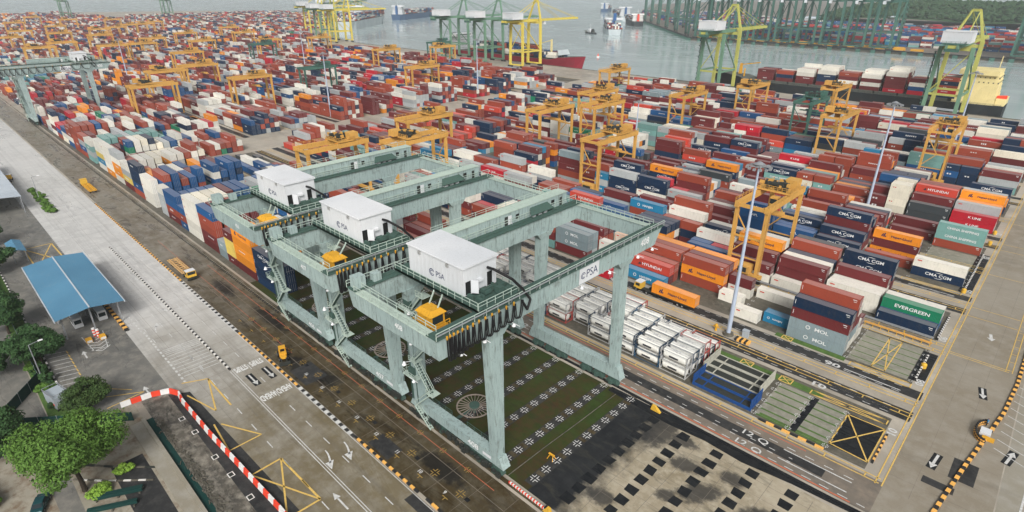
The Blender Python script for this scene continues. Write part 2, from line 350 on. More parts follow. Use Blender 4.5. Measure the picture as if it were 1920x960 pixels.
# the words that recur are meshed first, while the scene is still small
BRANDS = {
 'n': [('CMA CGM', 1.15, 'letter_white', 1.15)], 'o': [('Hapag-Lloyd', 0.95, 'letter_navy', 1.1)], 'h': [('HYUNDAI', 1.15, 'letter_white', 1.2)],
 's': [('MOL', 1.15, 'letter_white', 1.25)], 'G': [('EVERGREEN', 1.2, 'letter_white', 1.15)], 't': [('CHINA SHIPPING', 1.0, 'letter_white', 1.05)],
 'r': [('K LINE', 1.0, 'letter_white', 1.2)], 'c': [('HANJIN', 0.95, 'letter_white', 1.15)], 'u': [('APL', 1.0, 'letter_white', 1.2)],
 'i': [('IRISL', 0.95, 'letter_red', 1.2)]}
for _k in BRANDS:
    for (_s, _z, _m, _sx) in BRANDS[_k]: text_mesh(_s, _z, _m, 0.02, _sx); text_mesh(_s, _z * 0.62, _m, 0.012, _sx)
# ================================================================== THE SETTING
def rect(mb, x0, x1, y0, y1, z): mb.quad((x0, y0, z), (x1, y0, z), (x1, y1, z), (x0, y1, z)); return mb
QY = 465.0
BY = [95, 127, 149.5, 181.5, 204, 236, 258.5, 290.5, 313, 345, 367.5, 399.5]     # front edge of every yard block
ROW = 2.65; SLOT = 6.4; X0 = -9.0
NEAR_END = -286.0; FAR0 = -320.0; FAR1 = -2050.0
def blktype(k): return 2 if k % 2 == 0 else 1            # type 2: truck lane behind the stacks, type 1: in front

mb = MB(); mb.quad((-12000, -6000, -2.6), (6000, -6000, -2.6), (6000, 12000, -2.6), (-12000, 12000, -2.6)); struct('water', mb, 'water')
mb = MB().prism([(260, -700), (260, QY), (-780, QY + 12), (-1000, 548), (-1290, 850), (-1480, 880), (-2150, 800), (-2450, 200), (-2200, -700)], -8, 0)
struct('ground', mb, 'concrete')
mb = MB().prism([(500, 840), (-470, 882), (-905, 1385), (-1500, 2450), (-1500, 3600), (2200, 3600), (2200, 840)], -8, 0.4)
struct('far_shore', mb, 'lane')
# quay edges: capping beam and fenders
mb = MB()
mb.beam((260, QY + 0.2, 0.15), (-780, QY + 12.2, 0.15), 0.8, 0.5)
struct('quay_edge', mb, 'padconc')
fe = MB()
p, q = Vector((120, 855, 0)), Vector((-470, 881, 0)); n = 34
for i in range(n + 1): c = p.lerp(q, i / n); fe.cbox((c.x, c.y - 0.9, -0.8), (5.0, 1.8, 3.6))
p, q = Vector((-470, 881, 0)), Vector((-905, 1384, 0)); n = 44
for i in range(n + 1): c = p.lerp(q, i / n); fe.cbox((c.x - 0.5, c.y - 0.9, -0.8), (4.0, 4.0, 3.6))
o = fe.build('fender_row', 'darkgreen'); o['kind'] = 'structure'
mb = MB()
mb.beam((500, 840.3, 1.0), (-470, 882.3, 1.0), 5.0, 1.0); mb.beam((-470, 882.3, 1.0), (-905, 1385, 1.0), 5.0, 1.0)
struct('far_quay_edge', mb, 'apron_light')

# roads, aprons, lanes --------------------------------------------------
struct('road', rect(MB(), -1400, 90, 20, 38.2, 0.01), 'road')
struct('apron', rect(MB(), -420, 30, 38.9, 49.2, 0.012), 'apron')
struct('far_apron', rect(MB(), -1300, -420, 38.9, 49.2, 0.012), 'apron_far')
struct('crane_pad_grass', rect(MB(), -150, -46.2, 51.2, 82.6, 0.02), 'grass')
struct('crane_pad_far', rect(MB(), -470, -150, 51.2, 82.6, 0.02), 'padconc')
struct('crane_pad_slabs', rect(MB(), -46.2, 40, 51.2, 82.0, 0.024), 'apron_light')
mb = MB(); mb.poly([(-52, 82.9, .03), (-6, 84.2, .03), (-6, 82.9, .03), (-16, 82.3, .03), (-24, 81.2, .03), (-31, 81.6, .03), (-38, 80.9, .03), (-52, 81.4, .03)]); struct('tar_edge', mb, 'tar')
struct('yard_lane', rect(MB(), -290, -4, 84.6, 93.0, 0.014), 'lane')
struct('yard_lane_strip', rect(MB(), -70, -13, 87.2, 89.6, 0.026), 'asphalt')
mb = MB(); mb.poly([(-5.2, 60, .016), (9, 60, .016), (8, 150, .016), (8, 470, .016), (-5.2, 470, .016)]); struct('end_road', mb, 'endroad')
mb = MB(); mb.poly([(9.2, 60, .016), (60, 60, .016), (60, 470, .016), (8.2, 470, .016), (8.2, 150, .016)]); struct('side_road', mb, 'sideroad')
struct('muddy_strip', rect(MB(), -116, 40, 14.6, 20, 0.012), 'mud')
mb = MB(); mb.poly([(-114, 19.0, .03), (40, 18.4, .03), (40, 24.2, .03), (-60, 23.9, .03), (-112, 22.4, .03)]); struct('asphalt_strip', mb, 'asphalt')
struct('plaza', rect(MB(), -400, -116, 4.5, 20, 0.012), 'lot')
struct('car_park', rect(MB(), -400, -116.2, -80, 0.8, 0.010), 'lot')
struct('bare_ground', rect(MB(), -116, 40, -60, 13.4, 0.013), 'dirt')
struct('parking_bay', rect(MB(), -100, -70, 5.6, 10.4, 0.022), 'asphalt')
struct('footpath', rect(MB(), -113, -60, -2.4, 0.4, 0.022), 'lot')
struct('verge', rect(MB(), -230, -118, 1.0, 4.3, 0.02), 'verge')
struct('channel_wall', MB().box(-109, 40, 12.9, 13.5, 0, 0.6).box(-109, 40, 10.9, 12.9, 0, 0.25), 'sideroad')
struct('channel_strip', rect(MB(), -109, 40, 13.5, 14.7, 0.03), 'fence')
# dark patches
mb = MB()
for (x0, x1, y0, y1) in ((-74, -68, 39.3, 42.5), (-104, -97, 39.6, 44.5), (-59, -52, 36.2, 38.1), (2, 5.5, 102, 108), (-1, 3.4, 97.8, 99.6)): rect(mb, x0, x1, y0, y1, 0.034)
struct('tarmac_patches', mb, 'asphalt')

# slab joints
J = MB()
for k in range(70): x = -330 + k * 6; rect(J, x - .025, x + .025, 20.2, 38.0, .02); rect(J, x + 2 - .03, x + 2.03, 39.2, 49.0, .02)
for y in (24.8, 28.6, 34.6): rect(J, -330, 90, y - .02, y + .02, .02)
for y in (42.2, 45.6): rect(J, -330, 30, y - .05, y + .05, .02)
for k in range(34): y = 96 + k * 6; rect(J, -5, 8, y - .03, y + .03, .022)
for x in (-1.5, 2.5): rect(J, x - .025, x + .025, 92, 300, .022)
for k in range(8): y = 56 + k * 3.3; rect(J, -38, 40, y - .025, y + .025, .028)
for k in range(10): x = -37.6 + k * 6.35; rect(J, x - .03, x + .03, 52, 81, .028)
struct('slab_joints', J, 'lane')
# yard blocks
pad = MB(); drk = MB(); vg = MB()
for k, y in enumerate(BY):
    for (a, b) in ((X0 + 0.6, NEAR_END), (FAR0, FAR1)):
        rect(pad, b, a, y - 0.8, y + 16.6, 0.02)
        t = blktype(k)
        ly = y + 18.2 if t == 2 else y - 5.6
        rect(drk, b, a + 2.5, ly - 0.4 if t == 2 else ly, ly + 3.2, 0.026)
struct('block_pads', pad, 'padconc'); struct('truck_lanes', drk, 'asphalt')
for (x0, x1, y0, y1) in ((-48, -20, 108.6, 110.6), (-36, -21, 125.3, 127), (-27, -15, 95.5, 96.2)): rect(vg, x0, x1, y0, y1, 0.03)
# strips of weeds between the bare slabs of the first block
for j in range(6): rect(vg, -27.6, -15.2, 95.0 + j * 2.3, 95.45 + j * 2.3, 0.031)
for j in range(5): rect(vg, -20.6, -9.5, 128.9 + j * 2.65, 129.2 + j * 2.65, 0.031)
struct('verge_strips', vg, 'verge')
mb = MB(); rect(mb, -27.8, -15.0, 95.2, 108.2, 0.028); rect(mb, -21.0, -9.5, 127.4, 142.6, 0.028); rect(mb, -21, -9, 186.5, 211, 0.028)
struct('bare_slabs', mb, 'sideslab')
mb = MB(); rect(mb, -14.7, -8.4, 96.2, 107.6, 0.03); rect(mb, -21.4, -20.2, 95.2, 108, 0.032); rect(mb, -9.4, -6.6, 128, 142, 0.03); rect(mb, -9.4, -6.6, 181, 214, 0.03)
struct('tar_bays', mb, 'tar')

# painted markings ------------------------------------------------------
W, Yl, Rd, Bk, Yw = MB(), MB(), MB(), MB(), MB()
PZ = 0.05
def line(mb, p, q, w=0.15, z=None):
    z = PZ if z is None else z
    p = Vector((p[0], p[1], z)); q = Vector((q[0], q[1], z)); d = (q - p).normalized(); n = Vector((-d.y, d.x, 0)) * w / 2
    mb.quad(p - n, q - n, q + n, p + n)
def dashes(mb, x0, x1, y, L, gap, w=0.15):
    x = x0
    while x < x1: line(mb, (x, y), (min(x + L, x1), y), w); x += L + gap
def arrow(mb, x, y, ang, L=4.0, w=0.14, head=0.55, z=PZ, black=False):
    c, s = math.cos(ang), math.sin(ang)
    T = lambda u, v: (x + u * c - v * s, y + u * s + v * c, z)
    if black: Bk.quad(T(-L / 2 - .2, -.68), T(L / 2 + .2, -.68), T(L / 2 + .2, .68), T(-L / 2 - .2, .68)); Bk.v[-4:] = [(a, b, z - 0.008) for a, b, _ in Bk.v[-4:]]
    mb.quad(T(-L / 2, -w), T(L / 2 - 1.4, -w), T(L / 2 - 1.4, w), T(-L / 2, w)); mb.poly([T(L / 2 - 1.5, -head), T(L / 2, 0), T(L / 2 - 1.5, head)])
def curl(mb, x, y, ang, side):
    c, s = math.cos(ang), math.sin(ang); pts = []
    for i in range(7):
        u = -2.2 + i * 0.55; v = side * 0.9 * (1 - math.cos(i / 6 * 1.4)) / 0.83; ww = 0.1 + 0.1 * i / 6
        pts.append((u, v, ww))
    T = lambda u, v: (x + u * c - v * s, y + u * s + v * c, PZ)
    for a, b in zip(pts[:-1], pts[1:]): mb.quad(T(a[0], a[1] - a[2]), T(b[0], b[1] - b[2]), T(b[0], b[1] + b[2]), T(a[0], a[1] + a[2]))
    u, v, _ = pts[-1]; mb.poly([T(u - .5, v - .7), T(u + 1.5, v + side * .55), T(u - .3, v + .8)])
# main road
dashes(W, -420, -30, 34.4, 2.2, 4.2, 0.17)
dashes(W, -420, -30, 26.9, 2.2, 4.2, 0.17)
dashes(W, -420, -132, 23.4, 2.2, 4.2, 0.16)
for d in (-0.22, 0.22): line(W, (-113, 31 + d), (60, 31 + d), 0.14)
line(W, (-420, 38.0), (-30, 38.0), 0.12)
line(W, (-420, 22.2), (-205, 22.2), 0.2); line(W, (-205, 22.2), (-196, 20.6), 0.2)
for i, (x, y) in enumerate(((-300, 32.8), (-262, 36.2), (-238, 32.6), (-232, 28.6), (-205, 36.3), (-200, 32.8), (-152, 36.3), (-150, 33.0), (-225, 25), (-280, 28.6))): arrow(W, x, y, 0, 4.2)
for (x, y, sd_) in ((-196, 28.7, 1), (-176, 28.8, 1), (-186, 25, -1), (-165, 25.2, -1), (-152, 28.8, 1), (-143, 25, -1)): curl(W, x, y, 0 if sd_ > 0 else math.pi, sd_)
curl(W, -75.5, 33.0, 0, -1); curl(W, -75.0, 36.4, 0, -1)
arrow(W, -106.7, 33.0, 0, 4.6, 0.16, 0.6, black=True); arrow(W, -106.8, 36.4, 0, 4.6, 0.16, 0.6, black=True)
arrow(W, -66, 29.0, math.pi, 4.6); arrow(W, -142.3, 11.0, math.pi, 3.8); arrow(W, -118.5, 16.5, math.pi, 4.0)
for i in range(12):
    x = -131.5 + i * (0.75 if i < 4 else 1.45) - (0 if i < 4 else 2.6); line(W, (x, 23.4), (x + 0.25, 30.5), 0.2)
for (x, y) in ((-129, 27), (-124, 27), (-119, 27.2)): line(W, (x - 1, y), (x + 1.2, y), 0.2)
dashes(W, -143, -116, 22.9, 0.9, 0.75, 0.42)
dashes(W, -166, -143, 22.6, 0.9, 0.9, 0.3)
for i in range(16): x = -228 + i * 1.9; line(W, (x, 19.6 + i * 0.02), (x + 0.6, 24.2), 0.16)
line(W, (-240, 24.4), (-196, 24.6), 0.25); line(W, (-196, 24.6), (-192, 22), 0.25)
for (x, y0) in ((-97.5, 33.2), (-97.5, 36.0)): pass
# yellow boxes on the near road
def zig(pts, w=0.3):
    for a, b in zip(pts[:-1], pts[1:]): line(Yl, a, b, w)
zig([(-116, 22.2), (-113.8, 26.6), (-101.9, 26.5)], 0.32); zig([(-113.8, 26.6), (-102.3, 23.8), (-111.1, 21.6)], 0.28)
zig([(-97.8, 23.0), (-89.7, 27.0), (-89.7, 21.2), (-98.6, 22.0)], 0.28)
zig([(-81.4, 21.4), (-81.5, 26.7), (-68.6, 27.0), (-68.8, 22.0)], 0.34); zig([(-81.5, 26.7), (-69.4, 21.8)], 0.28); zig([(-81.2, 21.6), (-68.6, 27.0)], 0.28)
zig([(-222, 12), (-202, 12.2), (-202, 19.4), (-222, 19), (-222, 12), (-202, 19.4)], 0.35); zig([(-222, 19), (-202, 12.2)], 0.3)
zig([(-124, 7.2), (-118.6, 16), (-118, 9.4)], 0.2); line(Yl, (-127, 9.5), (-121, 14.5), 0.18)
for i in range(9): x = -148 + i * 1.9; line(W, (x, 5.0), (x + 1.0, 8.4), 0.16); line(Yl, (x + 1.0, 8.4), (x + 2.4, 8.5), 0.2)
# chevrons in front of the gate canopy
for i in range(5): x = -149 + i * 1.5; line(W, (x, 12.4), (x + 1.6, 14.2), 0.2); line(W, (x + 1.6, 14.2), (x + 0.2, 16), 0.2)
line(W, (-151, 12.2), (-142.5, 12.8), 0.18); line(W, (-151, 16.4), (-142.5, 15.4), 0.18); line(W, (-142.5, 12.8), (-142.5, 15.4), 0.18)
# apron crosses (yellow), red guide line, slot numbers
def cross(mb, x, y, s=0.75, w=0.13, g=0.24, z=PZ):
    for a in (-g, g):
        for (p, q) in (((x - s, y + a), (x - g * .6, y + a)), ((x + g * .6, y + a), (x + s, y + a)), ((x + a, y - s), (x + a, y - g * .6)), ((x + a, y + g * .6), (x + a, y + s))): line(mb, p, q, w, z)
line(Rd, (-170, 47.4), (-50, 47.4), 0.1); line(Rd, (-200, 43.2), (-110, 43.2), 0.08)
for i in range(13):
    x = -53.4 - 6.45 * i
    cross(Yw, x, 43.2, 0.85, 0.11); cross(Yw, x - 3.0, 47.4, 0.6, 0.09)
    line(Yw, (x - 1.9, 41), (x - 0.6, 41), 0.13); line(Yw, (x - 1.2, 40.4), (x - 1.2, 41.0), 0.13)
    if i % 2 == 0: rect(Bk, x + 1.2, x + 2.1, 42.8, 43.5, PZ - 0.008)
for i in range(9):
    o = put_text(None, str(8 + i), 0.95, (-49 - 6.45 * i, 41.6, PZ + 0.004), (0, 0, 0), 'paint_white', 0.03, 1.0, 'painted_number'); o['kind'] = 'structure'
# container-corner crosses on the grass pad, each row on a dark strip of asphalt with worn concrete between the crosses
cr = MB(); st = MB(); rc = MB()
for i in range(15):
    x = -47.0 - 6.45 * i
    rect(st, x - 0.95, x + 0.95, 52.4, 81.6, 0.028)
    for j in range(11):
        y = 53.9 + 2.82 * j
        cross(cr, x, y, 0.82, 0.12, 0.24)
        if (i * 7 + j * 3) % 5 < 3: rect(rc, x - 0.75, x + 0.75, y + 1.0, y + 1.85, 0.036)
struct('asphalt_strips', st, 'asphalt'); struct('worn_slabs', rc, 'apron')
struct('painted_crosses', cr, 'cross_white')
sq = MB()
for i in range(11):
    x = -40.6 + 6.35 * i
    for j in range(10):
        y = 54.6 + 2.82 * j; q_ = random.Random(i * 31 + j); a_, b_ = .86 + .2 * q_.random(), .8 + .2 * q_.random(); j_ = lambda: q_.uniform(-.12, .12)
        sq.poly([(x - a_ + j_(), y - b_ + j_(), .034), (x + a_ + j_(), y - b_ + j_(), .034), (x + a_ + j_(), y + b_ + j_(), .034), (x - a_ + j_(), y + b_ + j_(), .034)])
struct('asphalt_squares', sq, 'tar')
# lane of the 12 marks
line(Rd, (-130, 84.9), (-8, 84.9), 0.3); line(Rd, (-130, 91.6), (-17, 91.6), 0.2)
dashes(W, -150, -6, 85.4, 1.5, 1.3, 0.16); dashes(W, -150, -8, 90.3, 1.5, 1.6, 0.16)
for y in (87.0, 88.0): dashes(W, -90, -18, y, 1.0, 2.4, 0.14)
line(W, (-20, 86.7), (-9, 86.7), 0.22); line(W, (-20, 89.4), (-9, 89.4), 0.22)
for (s, x, y) in (('12', -26.4, 85.9), ('Q', -23.4, 85.7), ('12', -26.4, 88.9), ('Q', -23.4, 88.7)):
    pass
    o = put_text(None, s, 1.9, (x, y, PZ), (0, 0, 0), 'paint_white', 0.02, 1.25, 'painted_number'); o['kind'] = 'structure'
for (s, x, y, sz) in (('12', -81.5, 87.6, 2.2), ('90', -22.4, 122.3, 2.0), ('10', -22.1, 112.6, 2.0), ('8', -24.2, 174.8, 2.0), ('8', -24, 229.4, 2.0), ('90', -80, 122.3, 2.4)):
    o = put_text(None, s, sz, (x, y, PZ), (0, 0, 0), 'paint_white', 0.05, 1.6, 'painted_number'); o['kind'] = 'structure'
for (s, x, y) in (('08', -7.2, 128.0), ('10', -7.4, 107.5), ('05', -7.2, 182.5), ('06', -7.2, 150.6), ('03', -7.2, 212), ('02', -7.2, 237)):
    o = put_text(None, s, 2.0, (x, y, PZ), (0, 0, R(90)), 'paint_white', 0.05, 1.2, 'painted_number'); o['kind'] = 'structure'
# yellow lines of the crane runways
for k, y in enumerate(BY):
    t = blktype(k); ya, yb = (y - 2.0, y + 20.0) if t == 2 else (y - 7.4, y + 17.0)
    xe = -5.8
    for yy in (ya, yb):
        for d in (-0.6, 0.6): line(Yl, (NEAR_END, yy + d), (xe, yy + d), 0.22); line(Yl, (FAR1, yy + d), (FAR0, yy + d), 0.2)
        if k < 6:
            x = -8.0
            while x > -150: line(Yl, (x, yy - 0.6), (x, yy + 0.6), 0.2); x -= 6.4
    ly = y + 20.0 if t == 2 else y - 4.0
    dashes(W, -200, -9, (y + 18.4) if t == 2 else y - 5.2, 1.4, 1.6, 0.14); dashes(W, -200, -9, (y + 20.8) if t == 2 else y - 2.8, 1.4, 1.6, 0.14)
    line(W, (-20, ly - 0.6), (-9.5, ly - 0.6), 0.25)
for d in (-0.55, 0.55): line(Yl, (-5.8 + d * 0.9, 92.0), (-5.8 + d * 0.9, 460), 0.2)
y = 150.0
while y < 460: line(Yl, (-6.3, y), (-5.3, y), 0.18); y += 4.2
for d in (-0.55, 0.55): line(Yl, (5.4 + d, 145), (5.4 + d, 460), 0.16)
y = 146.0
while y < 300: line(Yl, (4.85, y), (5.95, y), 0.14); y += 4.0
for yy in (145.0, 145.8, 167.5, 173.2, 199, 222, 228, 252, 277): line(Yl, (-5.2, yy), (5.4, yy), 0.18)
# hatched frames beside the pads
def frame(pts, w=0.22, x=True):
    for a, b in zip(pts, pts[1:] + pts[:1]): line(Yl, a, b, w)
    if x: line(Yl, pts[0], pts[2], w); line(Yl, pts[1], pts[3], w)
frame([(-22.3, 108.6), (-8.8, 109.0), (-8.8, 110.6), (-22.3, 110.2)]); frame([(-14.8, 96.6), (-8.5, 96.2), (-8.5, 107.4), (-14.8, 107.2)], 0.25)
frame([(-19.8, 124.6), (-8.4, 124.6), (-8.4, 126.4), (-19.8, 126.4)]); frame([(-16.2, 127.4), (-13.6, 127.4), (-13.6, 142.4), (-16.2, 142.4)])
frame([(-22.3, 179.0), (-8.4, 178.6), (-8.4, 180.2), (-22.3, 180.6)])
frame([(-37, 109.0), (-34.6, 109.0), (-34.6, 111), (-37, 111)]); frame([(-28.6, 108.8), (-26.2, 108.8), (-26.2, 110.8), (-28.6, 110.8)]); frame([(-34.4, 125), (-32.2, 125), (-32.2, 126.8), (-34.4, 126.8)])
# corner marks on the bare slabs
for x in (-28.0, -21.6, -15.1):
    for j in range(6): cross(W, x, 95.4 + 2.4 * j, 0.55, 0.14, 0.2)
for x in (-21.2, -8.8, -46.5):
    for j in range(7): cross(W, x, 127.4 + 2.55 * j, 0.45, 0.12, 0.18)
for x in (-21.2, -8.6):
    for j in range(11): cross(W, x, 182 + 3.0 * j, 0.45, 0.12, 0.18)
# arrows and hatching on the end roads
arrow(W, 2.6, 132.7, R(-80), 4.0, 0.2, 0.65, black=True); arrow(W, -0.3, 104.5, R(-95), 4.4, 0.2, 0.65, black=True); arrow(W, 8.9, 114.4, R(80), 4.4, 0.2, 0.65, black=True); arrow(W, 0.6, 159, R(-80), 3.6, 0.3, 0.8)
for i in range(9): y = 112.5 + i * 3.1; line(W, (6.5 + i * 0.15, y + 3), (26, y - 6), 0.16)
line(W, (11.5, 98), (13, 150), 0.3)
struct('worn_yellow_markings', Yw, 'paint_worn'); struct('white_markings', W, 'paint_white'); struct('yellow_markings', Yl, 'paint_yellow'); struct('red_markings', Rd, 'paint_red'); struct('dark_marking_panels', Bk, 'tar')
# STRIPS / AHEAD: one word in each lane, read by drivers heading towards the camera side
for (s, x) in (('STRIPS', -112.4), ('AHEAD', -99.4)):
    for y in (32.8, 36.1):
        o = put_text(None, s, 1.25, (x, y, PZ + 0.006), (0, 0, R(-90)), 'cross_white', 0.04, 0.76, 'painted_word'); o['kind'] = 'structure'
        o.scale = (0.95, 2.2, 1)

# kerbs with painted blocks --------------------------------------------
def kerb(name, pts, mats, L=0.75, w=0.42, h=0.28):
    mb = MB(); k = 0
    for a, b in zip(pts[:-1], pts[1:]):
        a = Vector((*a, 0)); b = Vector((*b, 0)); n = max(1, int((b - a).length / L))
        for i in range(n):
            mb.mat(k % 2); p = a.lerp(b, i / n); q = a.lerp(b, (i + 1) / n); up = Vector((0, 0, h / 2)); mb.beam(p + up, q + up, w * (1 if k % 2 else 0.92), h * (1 if k % 2 else 0.9)); k += 1
    return struct(name, mb, mats)
kerb('kerb', [(-255, 38.4), (-165, 38.4)], ['kerb_black', 'kerb_yellow'], 0.95)
kerb('kerb', [(-127.5, 38.4), (-98.5, 38.4)], ['kerb_black', 'kerb_yellow'], 0.95)
kerb('kerb', [(-77, 38.5), (-58.5, 38.6)], ['kerb_black', 'kerb_yellow'], 0.95)
kerb('kerb', [(-56.5, 38.7), (-36, 38.8)], ['kerb_black', 'kerb_yellow'], 1.4)
for (a, b) in ((-165, -127.5), (-98.5, -77)): kerb('kerb', [(a, 38.45), (b, 38.45)], ['asphalt', 'paint_white'], 1.0, 0.7, 0.06)
kerb('kerb', [(-205, 31), (-113.5, 31)], ['kerb_black', 'kerb_white'], 0.85)
kerb('kerb', [(-460, 49.2), (-128, 49.2)], ['apron', 'apron_light'], 0.6, 0.5, 0.3)
kerb('kerb', [(2.0, 92.4), (1.2, 86), (0.2, 76)][::-1] + [(3.6, 106.3), (5.5, 120.4), (6.5, 128.3), (7.2, 140.8), (7.3, 152), (7.4, 240), (7.6, 420)], ['kerb_black', 'kerb_yellow'], 1.0, 0.6, 0.35)
kerb('kerb', [(-170, 20.2), (-146.5, 20.4)], ['kerb_black', 'kerb_yellow'], 1.1, 0.9, 0.35)
kerb('kerb', [(-26.5, 94.0), (-15.0, 94.2)], ['kerb_black', 'kerb_yellow'], 1.3, 0.4, 0.3)
kerb('kerb', [(-7.9, 96.5), (-7.9, 106)], ['kerb_black', 'kerb_yellow'], 0.7, 0.35, 0.35)
kerb('kerb', [(-8.2, 128), (-8.2, 140)], ['kerb_black', 'kerb_white'], 0.6, 0.35, 0.5)
kerb('kerb', [(-8.2, 149), (-8.2, 163)], ['kerb_black', 'kerb_white'], 0.6, 0.35, 0.5)
kerb('kerb', [(-8.2, 182), (-8.2, 214)], ['kerb_black', 'kerb_white'], 0.6, 0.35, 0.5)
kerb('kerb', [(-400, 4.4), (-122, 4.4)], ['kerb_white', 'asphalt'], 1.2, 0.35, 0.25)
# crane rails: raised rail beams
struct('crane_rail', MB().box(-1200, 20, 49.75, 50.35, 0, 0.35), 'apron')
struct('crane_rail', MB().box(-1200, 0, 83.3, 83.9, 0, 0.18), 'tar')
# ================================================================== CONTAINERS
COL = {'m': sr(108, 44, 46), 'b': sr(154, 70, 52), 'o': sr(240, 148, 40), 'n': sr(20, 46, 74), 'u': sr(28, 82, 132), 'w': sr(226, 222, 210), 'i': sr(232, 224, 204),
       'g': sr(176, 180, 180), 's': sr(136, 152, 156), 't': sr(120, 164, 158), 'G': sr(28, 122, 88), 'c': sr(40, 130, 170), 'r': sr(188, 32, 50), 'h': sr(206, 74, 58), 'y': sr(216, 190, 96), 'N': sr(20, 46, 74), 'k': sr(60, 66, 70)}
CNAME = {'m': 'maroon', 'b': 'rust-brown', 'o': 'orange', 'n': 'navy', 'u': 'blue', 'w': 'white', 'i': 'cream', 'g': 'light-grey', 's': 'slate-grey', 't': 'pale-teal', 'G': 'green', 'c': 'cyan', 'r': 'red', 'h': 'coral-red', 'y': 'yellow', 'N': 'deep-navy', 'k': 'charcoal'}
WEIGHT = {'m': 15, 'b': 13, 'w': 9, 'i': 2, 'g': 5, 's': 2, 'n': 9, 'u': 3, 'o': 2, 'r': 2, 'h': 2, 't': 2, 'G': 1, 'c': 1, 'k': 1}
PAL = ''.join(c * n for c, n in WEIGHT.items())
rnd = random.Random(11)
CH, CW = 2.6, 2.44
conts = []            # (x_right, y_front, z, nslots, colour, zone, row, slot, tier, exposed faces)
occ = {}
def stack(zone, row, slot, ns, cols, xr, yf):
    for k in range(ns): occ[(zone, row, slot + k)] = len(cols)
    for t, c in enumerate(cols): conts.append([xr, yf, 0.06 + t * CH, ns, c, zone, row, slot, t, len(cols)])
def gxr(s): return X0 - SLOT * s
OV = {  # hand-read stacks of the yard blocks: block -> (row, first slot, slots long, colours from the ground up)
 0: [],
 1: [(0, 2, 2, 'ssmN'), (1, 2, 2, 'wsmmb'), (2, 2, 2, 'wsmw'), (3, 2, 2, 'ww'), (4, 2, 2, 'wm'), (0, 5, 1, 'w'), (1, 4, 1, 'c'), (2, 6, 1, 'w'), (4, 6, 1, 'wm'), (5, 4, 2, 'w'),
     (3, 7, 2, 'bob'), (4, 7, 2, 'bbm'), (5, 7, 2, 'mbo'), (0, 9, 2, 'c'), (1, 9, 2, 'mh'), (2, 9, 2, 'bb'), (3, 9, 2, 'bbb'), (4, 9, 2, 'mnb'), (5, 9, 2, 'bno'),
     (1, 11, 1, 'r'), (2, 11, 1, 'w'), (2, 12, 1, 'ww'), (3, 11, 1, 'rw'), (4, 11, 1, 'uu'), (5, 11, 2, 'no'),
     (0, 13, 2, 'mss'), (1, 13, 2, 'gss'), (3, 13, 2, 'bbm'), (4, 13, 2, 'nbm'), (5, 13, 2, 'mmn'), (5, 12, 1, 'ww')],
 2: [(0, 0, 2, 'N'), (1, 0, 2, 'uG'), (2, 0, 2, 'uw'), (1, 2, 2, 'ww'), (2, 2, 2, 'mw'), (3, 2, 2, 'wwm'), (5, 2, 2, 'mmnn'), (4, 2, 2, 'mm'),
     (0, 4, 2, 'w'), (1, 4, 2, 'umm'), (2, 4, 2, 'mww'), (3, 4, 2, 'mnn'), (4, 4, 2, 'nnmb'), (5, 4, 2, 'nnbk'),
     (0, 6, 2, 'wm'), (1, 6, 2, 'wwm'), (2, 6, 2, 'wwwo'), (3, 6, 2, 'mwww'), (4, 6, 2, 'mmm'), (5, 6, 2, 'nb'), (0, 8, 2, 'nu'), (1, 8, 1, 'wr'), (1, 9, 1, 'wu'), (2, 8, 2, 'bww'), (3, 8, 2, 'nn'), (4, 8, 2, 'wwn'), (5, 8, 2, 'mmw'),
     (0, 11, 2, 'won'), (0, 13, 2, 'smu'), (0, 15, 2, 'wsth'), (0, 17, 2, 'btt'), (1, 11, 2, 'bon'), (1, 13, 2, 'mb'), (2, 11, 2, 'mwn'), (4, 10, 2, 'nnuw')],
 3: [(1, 0, 2, 'nw'), (2, 2, 2, 'b'), (4, 2, 2, 'omo'), (5, 2, 2, 'mn'), (1, 4, 2, 'mmn'), (2, 4, 2, 'mmnmn'), (3, 4, 2, 'wmm'), (4, 4, 2, 'mmnn'), (5, 4, 2, 'mmmb'), (0, 4, 2, 'nn'),
     (0, 6, 2, 'nu'), (1, 6, 2, 'mu'), (2, 6, 2, 'bmn'), (3, 6, 2, 'wwu'), (4, 6, 1, 'wbw'), (4, 7, 1, 'nw'), (5, 6, 2, 'uww'), (5, 8, 2, 'ntt'), (4, 8, 2, 'nmtt')],
 4: [(3, 0, 2, 'btt'), (4, 2, 2, 'm'), (5, 2, 2, 'mm'), (0, 4, 2, 'mm'), (1, 4, 2, 'mmm'), (2, 4, 2, 'nmn'), (5, 6, 2, 'noo'), (4, 6, 2, 'noo'), (4, 8, 2, 'nbn'), (3, 8, 2, 'nun'), (5, 8, 2, 'mbg')],
 5: [(0, 0, 2, 'rr'), (1, 0, 2, 'wgg'), (2, 0, 2, 'bmo'), (3, 0, 2, 'mooo'), (4, 0, 2, 'mbbg'), (1, 2, 2, 'wwm'), (2, 2, 2, 'mmmh'), (3, 2, 2, 'mmbb'), (4, 2, 2, 'mmbb'), (0, 4, 1, 'iiii'), (1, 4, 1, 'iiii'), (2, 4, 1, 'iii'), (3, 4, 1, 'wiii'), (0, 5, 1, 'mm'), (1, 5, 1, 'gmm'), (2, 5, 1, 'gnn')],
}
CLEAR = {1: 15, 2: 6, 3: 4, 4: 4, 5: 2}       # slots of a block that hold only the stacks listed above
